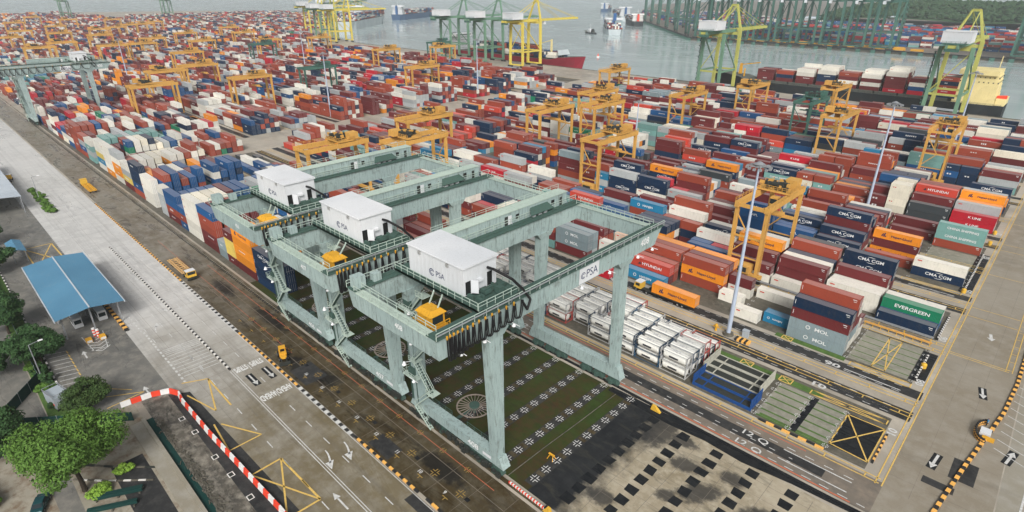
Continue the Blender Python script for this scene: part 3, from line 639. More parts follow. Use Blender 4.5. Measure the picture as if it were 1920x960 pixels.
def fill(zone, yfun, nrows, slots, xfun, hmin, hmax, pal=PAL, empty=0.07, first=None, ov=(), th=0.5):
    busy = set()
    for (row, s, ns, cols) in ov:
        stack(zone, row, s, ns, cols, xfun(s), yfun(row))
        for k in range(ns): busy.add((row, s + k))
    s = slots[0]
    while s < slots[1] - 1:
        if first is not None and s < first: s += 1; continue
        bh = rnd.uniform(hmin, hmax)
        if rnd.random() < 0.02: s += 2; continue
        theme = rnd.choice(pal) if rnd.random() < th else None
        for row in range(nrows):
            if (row, s) in busy or (row, s + 1) in busy:
                continue
            if rnd.random() < empty: continue
            n = max(1, min(5, int(round(bh + rnd.uniform(-1.0, 0.9)))))
            mk = lambda: ''.join((theme if theme and rnd.random() < 0.55 else rnd.choice(pal)) for _ in range(n))
            if rnd.random() < 0.9: stack(zone, row, s, 2, mk(), xfun(s), yfun(row))
            else:
                stack(zone, row, s, 1, mk(), xfun(s), yfun(row))
                if rnd.random() < 0.8: stack(zone, row, s + 1, 1, mk(), xfun(s + 1), yfun(row))
        s += 2
    return
NS = int((X0 - NEAR_END) / SLOT)
for k, y in enumerate(BY):
    yf = lambda r, y=y: y + ROW * r
    if k == 0: fill(k, yf, 6, (20, NS - 1), gxr, 0.8, 2.2, empty=0.3)
    else: fill(k, yf, 6, (0, NS), gxr, 2.0, 4.3 if k < 10 else 3.6, empty=0.05, first=CLEAR.get(k), ov=OV.get(k, ()))
    fx = lambda s: FAR0 - SLOT * s
    if k < 11: fill(('far', k), yf, 6, (0, int((FAR0 - FAR1) / SLOT)), fx, 2.2, 4.6, pal='mmmmmbbbbbwwwwggnnnuor', empty=0.03, th=0.75)
# the stack along the landside rail, then the bays left of the first aisle
ZOV = [(0, 0, 2, 'nnnn'), (0, 2, 2, 'moooo'), (0, 4, 1, 'myym'), (0, 5, 1, 'ss'), (0, 6, 2, 'mmbbu'), (0, 8, 2, 'wwwww'), (0, 10, 1, 'ubu'), (0, 11, 2, 'mbuu'), (0, 13, 1, 'gggw'), (0, 15, 2, 'wwww'), (0, 17, 2, 'bunnn'), (0, 19, 2, 'mygw'), (0, 21, 2, 'woowg'), (0, 23, 2, 'owwww'), (0, 25, 2, 'wcyww'),
       (1, 0, 2, 'nnn'), (1, 2, 2, 'oooo'), (1, 4, 2, 'mymb'), (1, 6, 2, 'mmrbm'), (2, 6, 2, 'bmmbu'), (3, 6, 2, 'mmbmb'), (1, 8, 2, 'wwwwi'), (2, 8, 2, 'iwwwi'), (3, 8, 2, 'wwwwi'), (2, 2, 2, 'obmo'), (3, 2, 2, 'mob'), (4, 2, 2, 'mo'), (2, 4, 1, 'mmt'), (3, 4, 2, 'mbo'), (4, 4, 2, 'bmm'),
       (1, 10, 2, 'wwuu'), (2, 10, 2, 'wmbu'), (3, 10, 2, 'wwuu'), (4, 10, 2, 'wmuu'), (5, 10, 2, 'wbum'), (6, 10, 2, 'wwuu'), (7, 10, 2, 'mwwu'), (5, 8, 2, 'GGt'), (6, 8, 2, 'GtG'), (7, 8, 2, 'uuG'), (8, 8, 2, 'bmGG'), (4, 8, 2, 'rt')]
fill('rail', lambda r: 53.0 + 2.82 * r, 11, (0, 48), lambda s: -136.4 - 6.45 * s, 2.6, 4.8, pal='mmmbbbbwwwwwwwiiggnnuuuoGtr', empty=0.05, first=4, ov=ZOV)
fill('side', lambda r: 86.5 + ROW * r, 9, (0, 34), lambda s: -292 - SLOT * s, 1.6, 3.4, pal='mmmbbbbbwwwnnnuuoG', empty=0.12)
fill('outer', lambda r: 54 + 2.8 * r, 20, (0, 60), lambda s: -500 - SLOT * s, 1.0, 3.6, empty=0.3)
def far_tip():
    rs = random.Random(31)
    for i in range(70):
        x = -800 - 13.0 * i
        q = 477 + (x + 780) * -0.33 if x > -1000 else (548 - (x + 1000) * 1.04 if x > -1290 else 850)
        y = 430.0
        while y < q - 48:
            if (y - 430) % 27 < 17 and rs.random() < .93: extra(x, y, 0.05, [rs.choice(PAL) for _ in range(rs.randint(2, 5))])
            y += 2.65
# far shore and ship decks are added below with extra()
extra_boxes = []
def extra(xr, yf, z, cols, ns=2, dx=None):
    for t, c in enumerate(cols): extra_boxes.append((xr, yf, z + t * CH, ns, c))

# --- which of them show, and how large
F2 = FPX
cy_, sy_ = math.cos(YAW), math.sin(YAW); cp_, sp_ = math.cos(PITCH), math.sin(PITCH)
fwd = np.array([cy_ * cp_, sy_ * cp_, -sp_]); rgt = np.array([sy_, -cy_, 0.0]); upv = np.cross(rgt, fwd)
def project(p):
    d = np.array(p) - np.array(CAM); z = d @ fwd
    return 960 + F2 * (d @ rgt) / z, 480 - F2 * (d @ upv) / z, z
vis = []
for i, c in enumerate(conts):
    xr, yf, z, ns, col, zone, row, slot, t, n = c
    L = ns * SLOT - 0.35
    top = t == n - 1
    front = sum(occ.get((zone, row - 1, slot + k), 0) <= t for k in range(ns)) / ns
    end = occ.get((zone, row, slot - 1), 0) <= t
    c.append((top, front > 0, end))
    if not (top or front or end): continue
    px, py, d = project((xr - L / 2, yf + 1.2, z + 1.3))
    if not (-40 < px < 1960 and -20 < py < 1000): continue
    dv = np.array(CAM) - np.array((xr - L / 2, yf, z)); dist = np.linalg.norm(dv); dv /= dist
    area = (top * L * CW * dv[2] + front * L * CH * max(0, -dv[1]) + end * CW * CH * max(0, dv[0])) / dist ** 2
    if zone == 0 and False: area = 0
    vis.append((area, i))
vis.sort(reverse=True)
single = set(i for _, i in vis[:300])

# --- one shared mesh for each part and length
def corr_side(L, y, h0=0.16, h1=CH - 0.1, period=0.29, dep=0.045):
    mb = MB(); x = -L / 2 + 0.14; xe = L / 2 - 0.14; n = int((xe - x) / period); p = (xe - x) / n; pr = []
    for i in range(n): a = x + i * p; pr += [(a, 0), (a + p * .27, 0), (a + p * .5, dep), (a + p * .77, dep)]
    pr.append((xe, 0))
    for (a, da), (b, db) in zip(pr[:-1], pr[1:]): mb.quad((a, y + da, h0), (b, y + db, h0), (b, y + db, h1), (a, y + da, h1))
    return mb
M['controof'] = None
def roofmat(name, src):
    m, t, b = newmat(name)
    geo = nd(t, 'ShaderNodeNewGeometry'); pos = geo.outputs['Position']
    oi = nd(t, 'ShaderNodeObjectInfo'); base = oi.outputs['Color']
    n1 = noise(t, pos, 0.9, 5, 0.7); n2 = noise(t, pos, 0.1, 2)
    c = mixc(t, 0.20, base, (0.62, 0.58, 0.56)); c = mixc(t, math_(t, 'MULTIPLY', ramp(t, n1, 0.5, 0.8), 0.35), c, (0.16, 0.12, 0.10))  # paler tops: faded paint plus sky light mixed into the colour
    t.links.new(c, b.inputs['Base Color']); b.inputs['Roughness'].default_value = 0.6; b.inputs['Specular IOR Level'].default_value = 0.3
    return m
M['controof'] = roofmat('bleached_skylit_container_roof', 'object')
PM = {}
for ns in (1, 2):
    L = 6.06 if ns == 1 else 12.19; h = CW / 2
    fr = MB()
    for sx in (-1, 1):
        for sy in (-1, 1):
            x, y = sx * (L / 2 - 0.08), sy * (h - 0.08); fr.cbox((x, y, CH / 2), (0.16, 0.16, CH - 0.3))
            for z in (0.08, CH - 0.09): fr.cbox((x, y, z), (0.19, 0.175, 0.16))
    for sy in (-1, 1):
        fr.box(-L / 2 + .16, L / 2 - .16, sy * (h - .07) - .06, sy * (h - .07) + .06, 0.02, 0.17); fr.box(-L / 2 + .16, L / 2 - .16, sy * (h - .05) - .05, sy * (h - .05) + .05, CH - 0.12, CH - 0.02)
    for sx in (-1, 1):
        fr.box(sx * (L / 2 - .08) - .06, sx * (L / 2 - .08) + .06, -h + .16, h - .16, 0.02, 0.17); fr.box(sx * (L / 2 - .08) - .06, sx * (L / 2 - .08) + .06, -h + .16, h - .16, CH - 0.14, CH - 0.02)
    sd1 = corr_side(L, -h + 0.015); sd2 = MB(); sd2.v = [(-x, -y, z) for x, y, z in sd1.v]; sd2.f = sd1.f; sd2.m = sd1.m
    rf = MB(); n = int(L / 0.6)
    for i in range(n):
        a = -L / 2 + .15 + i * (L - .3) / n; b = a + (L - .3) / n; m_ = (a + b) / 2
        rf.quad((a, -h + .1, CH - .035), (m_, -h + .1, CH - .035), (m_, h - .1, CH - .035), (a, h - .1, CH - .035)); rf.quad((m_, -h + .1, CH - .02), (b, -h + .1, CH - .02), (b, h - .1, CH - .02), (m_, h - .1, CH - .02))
    ew = MB()
    for i in range(8):
        a = -h + .16 + i * (CW - .32) / 8; b = a + (CW - .32) / 8; d = 0.04 * (i % 2); ew.quad((-L / 2 + .03 + d, b, .17), (-L / 2 + .03 + d, a, .17), (-L / 2 + .03 + d, a, CH - .12), (-L / 2 + .03 + d, b, CH - .12))
    dr = MB(); x = L / 2 - 0.05
    dr.box(x - .03, x, 0.01, h - .17, .18, CH - .15)
    for z in (0.55, 1.05, 1.55, 2.05): dr.box(x, x + .012, 0.05, h - .2, z - .14, z + .14)
    dr.mat(1)
    for y in (0.3, 0.82): dr.tube((x + .045, y, .2), (x + .045, y, CH - .17), 0.028, n=5); dr.box(x + .012, x + .07, y - .16, y + .16, 1.0, 1.06)
    dr2 = MB(); dr2.v = [(a, -b, c_) for a, b, c_ in dr.v]; dr2.f = [tuple(reversed(f)) for f in dr.f]; dr2.m = dr.m
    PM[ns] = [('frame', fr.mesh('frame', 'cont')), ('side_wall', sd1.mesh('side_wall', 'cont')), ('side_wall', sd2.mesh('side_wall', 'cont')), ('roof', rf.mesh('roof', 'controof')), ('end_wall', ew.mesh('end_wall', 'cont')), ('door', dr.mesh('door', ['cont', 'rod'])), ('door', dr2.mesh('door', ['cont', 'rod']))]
    al = MB()
    for src, mi in ((fr, 0), (sd1, 0), (sd2, 0), (rf, 2), (ew, 0), (dr, None), (dr2, None)):
        k = len(al.v); al.v += src.v; al.f += [tuple(k + i for i in f) for f in src.f]; al.m += ([mi] * len(src.f) if mi is not None else src.m)
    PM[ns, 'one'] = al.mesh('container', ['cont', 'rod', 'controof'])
# small marks: number plates and stripes as seen on most boxes
mk = MB(); mk.box(-5.75, -5.66, -1.243, -1.236, 0.9, 2.0); mk.box(4.7, 5.5, -1.243, -1.236, 2.1, 2.25); mk.box(4.9, 5.5, -1.243, -1.236, 1.7, 1.8); mk_w = mk.mesh('marking', 'letter_white')
mk = MB(); mk.box(-5.3, -4.2, -1.243, -1.236, 1.75, 2.05); mk_r = mk.mesh('marking', 'letter_red')
mk = MB(); mk.box(-2.3, -1.4, -1.243, -1.236, 1.75, 2.05); mk_r1 = mk.mesh('marking', 'letter_red')
def swoosh(a0, a1, rx, rz, w, up):
    mb = MB(); pts = []
    for i in range(9):
        t = R(a0 + (a1 - a0) * i / 8); ww = w * math.sin(math.pi * (i + .4) / 8.8); pts.append((rx * math.cos(t), rz * math.sin(t), ww))
    for a, b in zip(pts[:-1], pts[1:]): mb.quad((a[0], -1.245, a[1] - a[2]), (b[0], -1.245, b[1] - b[2]), (b[0], -1.245, b[1] + b[2]), (a[0], -1.245, a[1] + a[2]))
    return mb
sw = swoosh(115, 60, 2.0, 0.85, 0.07, 1); s2 = swoosh(240, 320, 1.7, 0.8, 0.07, -1); k = len(sw.v); sw.v += s2.v; sw.f += [tuple(k + i for i in f) for f in s2.f]; sw.m += s2.m
swoosh_m = sw.mesh('emblem', 'letter_white')
hb = MB()
for (x0, x1, z0, z1, sk) in ((-0.45, -0.2, -0.45, 0.25, .25), (-0.08, 0.17, -0.45, 0.45, .25), (0.22, 0.5, -0.45, -0.15, .1)): hb.hexa([(x0, -1.246, z0), (x1, -1.246, z0), (x1, -1.24, z0), (x0, -1.24, z0), (x0 + sk, -1.246, z1), (x1 + sk, -1.246, z1), (x1 + sk, -1.24, z1), (x0 + sk, -1.24, z1)])
block_m = hb.mesh('emblem', 'letter_navy')
ci = MB()
for i in range(12):
    t, u = 2 * math.pi * i / 12, 2 * math.pi * (i + 1) / 12; ci.quad((.5 * math.cos(t), -1.245, .5 * math.sin(t)), (.5 * math.cos(u), -1.245, .5 * math.sin(u)), (.34 * math.cos(u), -1.245, .34 * math.sin(u)), (.34 * math.cos(t), -1.245, .34 * math.sin(t)))
ring_m = ci.mesh('emblem', 'letter_white')
tr = MB(); tr.poly([(-.5, -1.245, -.4), (.5, -1.245, -.4), (.25, -1.245, .45)]); tri_m = tr.mesh('emblem', 'letter_dark')

used_labels = {}
def zone_phrase(zone):
    if zone == 'rail': return 'stack along the landside rail'
    if zone == 'side': return 'yard left of the open aisle'
    return ORD[zone] + ' yard block behind cranes' if isinstance(zone, int) else 'far yard'
parts_n = 0
for rank, (area, i) in enumerate(vis[:300]):
    xr, yf, z, ns, col, zone, row, slot, t, n, ex = conts[i]
    L = 6.06 if ns == 1 else 12.19
    base = f"{CNAME[col]} {'long' if ns == 2 else 'short'} container, {ORD[t]} tier, {ORD[row]} row, slot {word(slot + 1)} from right, {zone_phrase(zone)}"
    rj = random.Random(i)
    sh = rj.uniform(0.86, 1.12); c = tuple(min(0.9, v * sh) for v in COL[col]) + (1,)
    loc = (xr - L / 2 - rj.uniform(0, 0.12), yf + CW / 2 + rj.uniform(-0.04, 0.04), z)
    px_len = F2 * L / np.linalg.norm(np.array(CAM) - np.array(loc))
    if rank < 190:
        r = thing('shipping_container', base, 'container', loc, 0, 'shipping containers')
        for (nm, me) in PM[ns]: o = obj(nm, me, r); o.color = c
    else:
        r = obj('shipping_container', PM[ns, 'one'], None, loc); r.color = c; tag(r, base, 'container', 'shipping containers')
    if ex[1]:
        if col in BRANDS and (ns == 2 or col in 'icrnu') and not (col in 'uns' and rank > 40 and rj.random() < .5):
            s_, sz, mt, sx = BRANDS[col][0]
            sc = 1.0 if ns == 2 else 0.62
            xo = {'o': 1.2, 'h': 0.6, 's': 1.0, 'c': 0.5}.get(col, 0.3) * sc
            put_text(r, s_, sz * sc, (xo, -1.245, 1.3), (R(90), 0, 0), mt, 0.02 * (1 if ns == 2 else .6), sx)
            if col == 'n': e_ = obj('emblem', swoosh_m, r, (xo, 0, 1.3)); e_.scale = (sc, 1, sc); e_['kind'] = 'stuff'
            if col == 'o' and ns == 2: obj('emblem', block_m, r, (-3.4, 0, 1.35)).scale = (1.3, 1, 1.3)
            if col in 'sc': obj('emblem', ring_m, r, ((-1.9 if col == 's' else -2.9) * sc, 0, 1.3)).scale = (sc, 1, sc)
            if col == 'h' and ns == 2: obj('emblem', tri_m, r, (-3.3, 0, 1.3))
        elif col in 'wg': obj('marking', mk_r if ns == 2 else mk_r1, r)
        elif ns == 2: obj('marking', mk_w, r)['kind'] = 'stuff'

# --- everything smaller or hidden: one mesh of plain boxes
def far_shore_fill():
    rs = random.Random(5)
    # straight in from the far quay
    for bx in range(-430, 330, 14):
        for by in range(952, 1240, 3):
            if (by - 952) % 46 > 22: continue
            if rs.random() < 0.25: continue
            n = rs.randint(2, 6); extra(bx + rs.uniform(-.4, .4), by, 0.45, [rs.choice('mmbbuuuuunctwhrgu') for _ in range(n)])
    d = Vector((-435, 503, 0)).normalized(); nn = Vector((d.y, -d.x, 0))
    for a in range(20, 900, 14):
        for b in range(60, 300, 3):
            if (b - 60) % 46 > 20 or rs.random() < 0.3: continue
            p = Vector((-470, 882, 0)) + d * a + nn * b
            if p.x > -445 and p.y < 1245: continue
            extra(p.x, p.y, 0.45, [rs.choice('mmbbuuuuunwwhgs') for _ in range(rs.randint(1, 4))])
far_shore_fill(); far_tip()
def finish_stuff():
    V = []; Fc = []; Cl = []
    rs = np.random.RandomState(3)
    boxes = [(c[0], c[1], c[2], c[3], c[4], c[10]) for i, c in enumerate(conts) if i not in single and any(c[10])] + [(b[0], b[1], b[2], b[3], b[4], (True, True, True)) for b in extra_boxes]
    q = [(3, 2, 1, 0), (4, 5, 6, 7), (0, 1, 5, 4), (1, 2, 6, 5), (2, 3, 7, 6), (3, 0, 4, 7)]
    for (xr, yf, z, ns, col, ex) in boxes:
        L = 6.06 if ns == 1 else 12.19; h = CH - 0.04
        b = np.array(COL[col]) * rs.uniform(0.82, 1.15); x1 = xr - rs.uniform(0, .15); x0 = x1 - L; y0 = yf; y1 = yf + CW; z1 = z + h
        k = len(V)
        V += [(x0, y0, z), (x1, y0, z), (x1, y1, z), (x0, y1, z), (x0, y0, z1), (x1, y0, z1), (x1, y1, z1), (x0, y1, z1)]
        tc = b * 0.8 + np.array((0.62, 0.58, 0.56)) * 0.2  # top faces carry fading and sky light in their colour too
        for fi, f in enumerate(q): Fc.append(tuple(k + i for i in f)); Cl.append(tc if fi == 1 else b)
        if ex[2]:
            for y in (0.45, 0.95, 1.5, 2.0):
                k = len(V); V += [(x1 + .03, y0 + y - .04, z + .2), (x1 + .03, y0 + y + .04, z + .2), (x1 + .03, y0 + y + .04, z1 - .15), (x1 + .03, y0 + y - .04, z1 - .15)]; Fc.append((k, k + 1, k + 2, k + 3)); Cl.append(np.array((.36, .36, .35)) * .6 + b * .4)
        if ex[1] and rs.rand() < 0.5:
            wcol = np.array((.75, .75, .74)) if col not in 'wgi' else np.array(COL['h'])
            lw = rs.uniform(1.5, 5.0) if ns == 2 else 1.8; a = x0 + L * rs.uniform(.25, .45); hh = rs.uniform(.3, .75)
            if col in 'wgi': lw, a, hh = 1.2, x0 + 0.8, 0.35
            n = max(2, int(lw / 0.7))
            for i in range(n):
                k = len(V); a0 = a + i * lw / n; a1 = a0 + lw / n * .62
                V += [(a0, y0 - .03, z + 1.35 - hh / 2), (a1, y0 - .03, z + 1.35 - hh / 2), (a1, y0 - .03, z + 1.35 + hh / 2), (a0, y0 - .03, z + 1.35 + hh / 2)]; Fc.append((k, k + 1, k + 2, k + 3)); Cl.append(wcol)
    me = bpy.data.meshes.new('container_stacks'); me.from_pydata(V, [], Fc); me.materials.append(M['cstuff'])
    at = me.color_attributes.new('Col', 'FLOAT_COLOR', 'CORNER')
    cl = np.repeat(np.array([np.append(c, 1.0) for c in Cl]), [len(f) for f in Fc], axis=0).astype(np.float32)
    at.data.foreach_set('color', cl.ravel()); me.update()
    o = obj('container_stacks', me); o['kind'] = 'stuff'; o['label'] = 'mass of stacked shipping containers filling the far yard, ship decks and opposite shore'; o['category'] = 'containers'
    print('stuff boxes', len(boxes))

# --- tank containers of the first block ---------------------------------
def tank_container():
    r = thing('tank_container', '', 'tank container', (0, 0, 0), 0, 'white tank containers in two tiers')
    L = 6.06; f = MB()
    for sx in (-1, 1):
        for sy in (-1, 1): f.cbox((sx * (L / 2 - .07), sy * 1.14, 1.28), (.15, .15, 2.56))
        for z in (.08, 2.48): f.box(sx * (L / 2 - .07) - .06, sx * (L / 2 - .07) + .06, -1.07, 1.07, z - .07, z + .07)
        for (a, b) in (((-1.07, .15), (-.3, .9)), ((1.07, .15), (.3, .9)), ((-1.07, 2.42), (-.5, 1.9)), ((1.07, 2.42), (.5, 1.9))): f.beam((sx * (L / 2 - .07), a[0], a[1]), (sx * (L / 2 - .25), b[0], b[1]), .1)
    for sy in (-1, 1): f.box(-L / 2 + .14, L / 2 - .14, sy * 1.14 - .05, sy * 1.14 + .05, .03, .15); f.box(-L / 2 + .14, L / 2 - .14, sy * 1.16 - .035, sy * 1.16 + .035, 2.44, 2.52)
    f.build('frame', 'tankframe', r)
    t = MB(); n = 18; prof = [(-L / 2 + .22, 0.02), (-L / 2 + .28, .6), (-L / 2 + .45, .95), (-L / 2 + .7, 1.07), (L / 2 - .7, 1.07), (L / 2 - .45, .95), (L / 2 - .28, .6), (L / 2 - .22, .02)]
    for (x, rad) in prof:
        for i in range(n): a = 2 * math.pi * i / n; t.v.append((x, rad * math.cos(a), 1.3 + rad * math.sin(a)))
    for j in range(len(prof) - 1):
        for i in range(n): k = (i + 1) % n; t.f.append((j * n + i, j * n + k, (j + 1) * n + k, (j + 1) * n + i)); t.m.append(0)
    for x in (-1.8, -.6, .6, 1.8): t.tube((x - .04, 0, 1.3), (x + .04, 0, 1.3), 1.1, n=18)
    t.build('tank', 'tankwhite', r)
    wk = MB(); wk.box(-2.7, 2.7, -.42, -.3, 2.45, 2.5); wk.box(-2.7, 2.7, .3, .42, 2.45, 2.5); wk.box(-.9, -.6, -.3, .3, 2.45, 2.5); wk.box(.5, .8, -.3, .3, 2.45, 2.5); wk.box(-.35, .2, -.25, .25, 2.47, 2.6)
    wk.build('walkway', 'tankwalk', r)
    sh = MB()
    for i in range(6): a0, a1 = R(35 + i * 110 / 6), R(35 + (i + 1) * 110 / 6); sh.quad((-2.7, 1.14 * math.cos(a0), 1.3 + 1.14 * math.sin(a0)), (2.7, 1.14 * math.cos(a0), 1.3 + 1.14 * math.sin(a0)), (2.7, 1.14 * math.cos(a1), 1.3 + 1.14 * math.sin(a1)), (-2.7, 1.14 * math.cos(a1), 1.3 + 1.14 * math.sin(a1)))
    sh.build('sunshield', 'tankwhite', r)
    sg = MB(); sg.box(-1.2, .9, -1.108, -1.095, 1.1, 1.5); sg.build('marking', 'letter_dark', r)
    return r
M['tankframe'] = paint('tank_frame_paint', None, 0.55, 0.3, source='object')
M['tankwhite'] = paint('white_tank_cladding', sr(236, 234, 226), 0.32, 0.2, (0.4, 0.36, 0.28), 0.6)
M['tankwalk'] = plain('tank_walkway', (0.66, 0.66, 0.65), 0.5, 0.3, 0.3)
tank0 = None; tk = random.Random(21)
SIDE = ['front', 'second', 'third', 'fourth', 'fifth', 'sixth']
for s in range(12):
    for row in range(6):
        if s in (4,) and row == 0: n = 0
        else: n = 2 if tk.random() < 0.72 else (1 if tk.random() < .75 else 0)
        if s < 2: n = 2 if row < 4 else 1
        for t in range(n):
            loc = (-42.4 - 6.35 * s - 3.03, 95.0 + 2.62 * row + 1.22, 0.06 + 2.6 * t)
            fc = tk.choice([(0.03, 0.045, 0.07), (0.03, 0.09, 0.16), (0.5, 0.5, 0.5), (0.4, 0.4, 0.4), (0.42, 0.08, 0.07), (0.5, 0.5, 0.48), (0.03, 0.06, 0.1)])
            lb = f"white tank container, {'lower' if t == 0 else 'upper'} tier, {SIDE[row]} row, {ORD[s]} column from the blue flat racks"
            if tank0 is None: tank0 = tank_container(); tank0.location = loc; tank0['label'] = lb; r = tank0
            else: r = dup(tank0, loc, None, lb)
            for ch in r.children:
                if ch.name.startswith('frame'): ch.color = (*fc, 1)
# flat racks at the end of that block
def flat_rack(loc, mat, label, nest):
    r = thing('flat_rack', label, 'flat rack', loc, 0, 'flat racks beside the tank containers'); L = 12.19
    b = MB()
    for sy in (-1, 1): b.box(-L / 2, L / 2, sy * 1.1 - .12, sy * 1.1 + .12, 0, .6)
    for x in (-L / 2 + .1, -L / 2 + 2.2, L / 2 - 2.2, L / 2 - .1): b.box(x - .1, x + .1, -.98, .98, .1, .62)
    b.build('base_frame', mat, r)
    d = MB(); d.box(-L / 2 + .2, L / 2 - .2, -.98, .98, .3, .5); d.build('deck', 'machine', r)
    for sx in (-1, 1):
        e = MB(); x = sx * (L / 2 - .12); e.box(x - .1, x + .1, -1.2, -1.0, .6, 2.55); e.box(x - .1, x + .1, 1.0, 1.2, .6, 2.55); e.box(x - .08, x + .08, -1.0, 1.0, 2.2, 2.5); e.box(x - .05, x + .05, -1.0, 1.0, .6, 1.9); e.build('end_wall', mat, r)
    return r
M['rackblue'] = paint('blue_rack_paint', sr(32, 76, 136), 0.5, 0.3, scale=0.8); M['rackgrey'] = paint('grey_rack_paint', sr(186, 184, 170), 0.55, 0.4, scale=0.8)
for j, (mt, nm) in enumerate((('rackblue', 'blue flat rack nearest the yard lane'), ('rackblue', 'blue flat rack beside the pale ones'), ('rackgrey', 'pale grey flat rack beside the blue racks'), ('rackgrey', 'pale grey flat rack in the middle of the pale ones'), ('rackgrey', 'pale grey flat rack nearest the grass verge'))):
    flat_rack((-34.6 + (0 if j < 2 else -0.6), 96.2 + 2.7 * j, 0.06), mt, nm, j)
# ================================================================== GREEN BRIDGE CRANES OVER THE PAD
def lamp_bell(mb, x, y, z, s=1.0):
    mb.tube((x, y, z), (x, y, z - .45 * s), .12 * s, .42 * s, n=8); mb.tube((x, y, z - .45 * s), (x, y, z - .6 * s), .42 * s, .4 * s, n=8)
_b = MB(); lamp_bell(_b, 0, 0, 0, 0.75); _b.beam((-1.2, 0, .05), (1.2, 0, .05), .07); bell_m = _b.mesh('floodlight', 'lamp')
def bridge_crane(num, loc, label, cab_y=-21.2, trol=-15.6, full=True):
    r = thing('bridge_crane', label, 'crane', loc, 0, 'green bridge cranes on rails')
    gx, ly = 9.8, 16.5
    # sills, bogies
    for sy, nm in ((-1, 'sill_beam'), (1, 'sill_beam')):
        y = sy * ly; h = 4.4 if sy < 0 else 5.2; b = MB()
        b.hexa([(-12.4, y - .85, 2.5), (12.4, y - .85, 2.5), (12.4, y + .85, 2.5), (-12.4, y + .85, 2.5), (-11.4, y - .85, h), (11.4, y - .85, h), (11.4, y + .85, h), (-11.4, y + .85, h)])
        for x in (-8, -2.7, 2.7, 8): b.box(x - .06, x + .06, y - .9, y + .9, 2.52, h - .06)
        s = b.build(nm, 'sage', r)
        if sy < 0 and full:
            put_text(s, num, 1.5, (5.2, y - .93, 3.55), (R(90), 0, 0), 'letter_white', 0.03, 1.2)
            MB().box(7.6, 9.6, y - .95, y - .93, 3.2, 3.8).build('white_plate', 'white', s)
            MB().rail((-11, y + .7, h), (-2, y + .7, h)).rail((2, y + .7, h), (11, y + .7, h)).build('railing', 'sage_dark', s)
        for x in (-10.2, -6.6, -3.4, 3.4, 6.6, 10.2):
            g = MB(); g.hexa([(x - 1.5, y - .5, .75), (x + 1.5, y - .5, .75), (x + 1.5, y + .5, .75), (x - 1.5, y + .5, .75), (x - .5, y - .5, 2.5), (x + .5, y - .5, 2.5), (x + .5, y + .5, 2.5), (x - .5, y + .5, 2.5)])
            g.box(x - .35, x + .35, y - 1.15 * 1, y - .5, .8, 1.7)
            bo = g.build('bogie', 'sage_dark', r)
            if full:
                for dx in (-.95, .95): MB().tube((x + dx, y - .38, .72), (x + dx, y + .38, .72), .5, n=12).build('wheel', 'machine', bo)
        if full:
            eq = MB()
            for k in range(26):
                x = -11.5 + k * .92; rr = random.Random(k * 7 + int(num)); eq.cbox((x, y - sy * 0 - 1.0 - rr.random() * .4, 1.2 + rr.random()), (.3 + rr.random() * .7, .5, .4 + rr.random() * .8))
            if sy < 0: eq.build('drive_equipment', 'machine', r)['kind'] = 'stuff'
    # legs
    for sx in (-1, 1):
        for sy in (-1, 1):
            l = MB(); h = 4.3 if sy < 0 else 5.1
            l.taper((sx * 10.2, sy * ly, h), (1.5, 1.9), (sx * gx, sy * ly - (.4 if sy < 0 else 0), 28.3), (1.7, 2.9 if sy < 0 else 2.5)); lg = l.build('leg', 'sage', r)
            hd = MB(); hd.taper((sx * gx, sy * ly - (.4 if sy < 0 else 0), 27.2), (1.9, 3.2), (sx * gx, sy * ly - (.4 if sy < 0 else 0), 28.32), (2.1, 5.0)); hd.build('leg_head', 'sage', lg)
    # platforms, cabinets and conduits hung on the landside legs
    for sx in (-1,):
        for kz, z in enumerate((10.5, 18.5, 24.5)):
            x = sx * (10.0 - .02 * z); y = -ly - .2; p = MB(); p.box(x - 1.9, x + 1.9, y - 2.3, y - .9, z, z + .08); p.box(x - 1.9, x - 1.0, y - 1.1, y + 1.6, z, z + .08)
            p.rail((x - 1.9, y - 2.3, z + .08), (x + 1.9, y - 2.3, z + .08), 1.1, .8, .07).rail((x + 1.9, y - 2.3, z + .08), (x + 1.9, y - .9, z + .08), 1.1, .8, .07).rail((x - 1.9, y - 2.3, z + .08), (x - 1.9, y + 1.6, z + .08), 1.1, .8, .07)
            po = p.build('leg_platform', 'sage_pale', r)
            q_ = random.Random(kz * 5 + sx + int(num)); MB().box(x - .9, x - .9 + .8 + q_.random(), y - 1.7, y - 1.1, z + .1, z + 1.5).build('cabinet', 'sage' if kz % 2 else 'sage_dark', po); obj('floodlight', bell_m, po, (x + 1.7, y - 2.5, z + .4))
        cd_ = MB()
        for off in (-.9, -.6, .7): cd_.beam((sx * 10.2 + off, -ly - 1.08, 4.4), (sx * 9.8 + off, -ly - 1.62, 28.0), .12)
        cd_.build('conduit', 'sage_dark', r)['kind'] = 'stuff'
        lp = MB(); lp.tube((sx * 10.4, -ly - 1.2, 13), (sx * 10.4, -ly - 2.8, 13.6), .06, n=5); lp.tube((sx * 10.4, -ly - 2.8, 13.8), (sx * 10.4, -ly - 2.8, 13.1), .1, .42, n=8); lp.build('floodlight', 'lamp', r)
    # junction cabinets on the landside end of the girders
    for (x, y, w_, d_, h_) in ((-gx, -26.6, 1.6, 1.8, 1.9), (-gx, -23.4, 1.2, 1.4, 1.3)): MB().box(x - w_ / 2, x + w_ / 2, y - d_ / 2, y + d_ / 2, 31.84, 31.84 + h_).build('cabinet', 'sage', r)
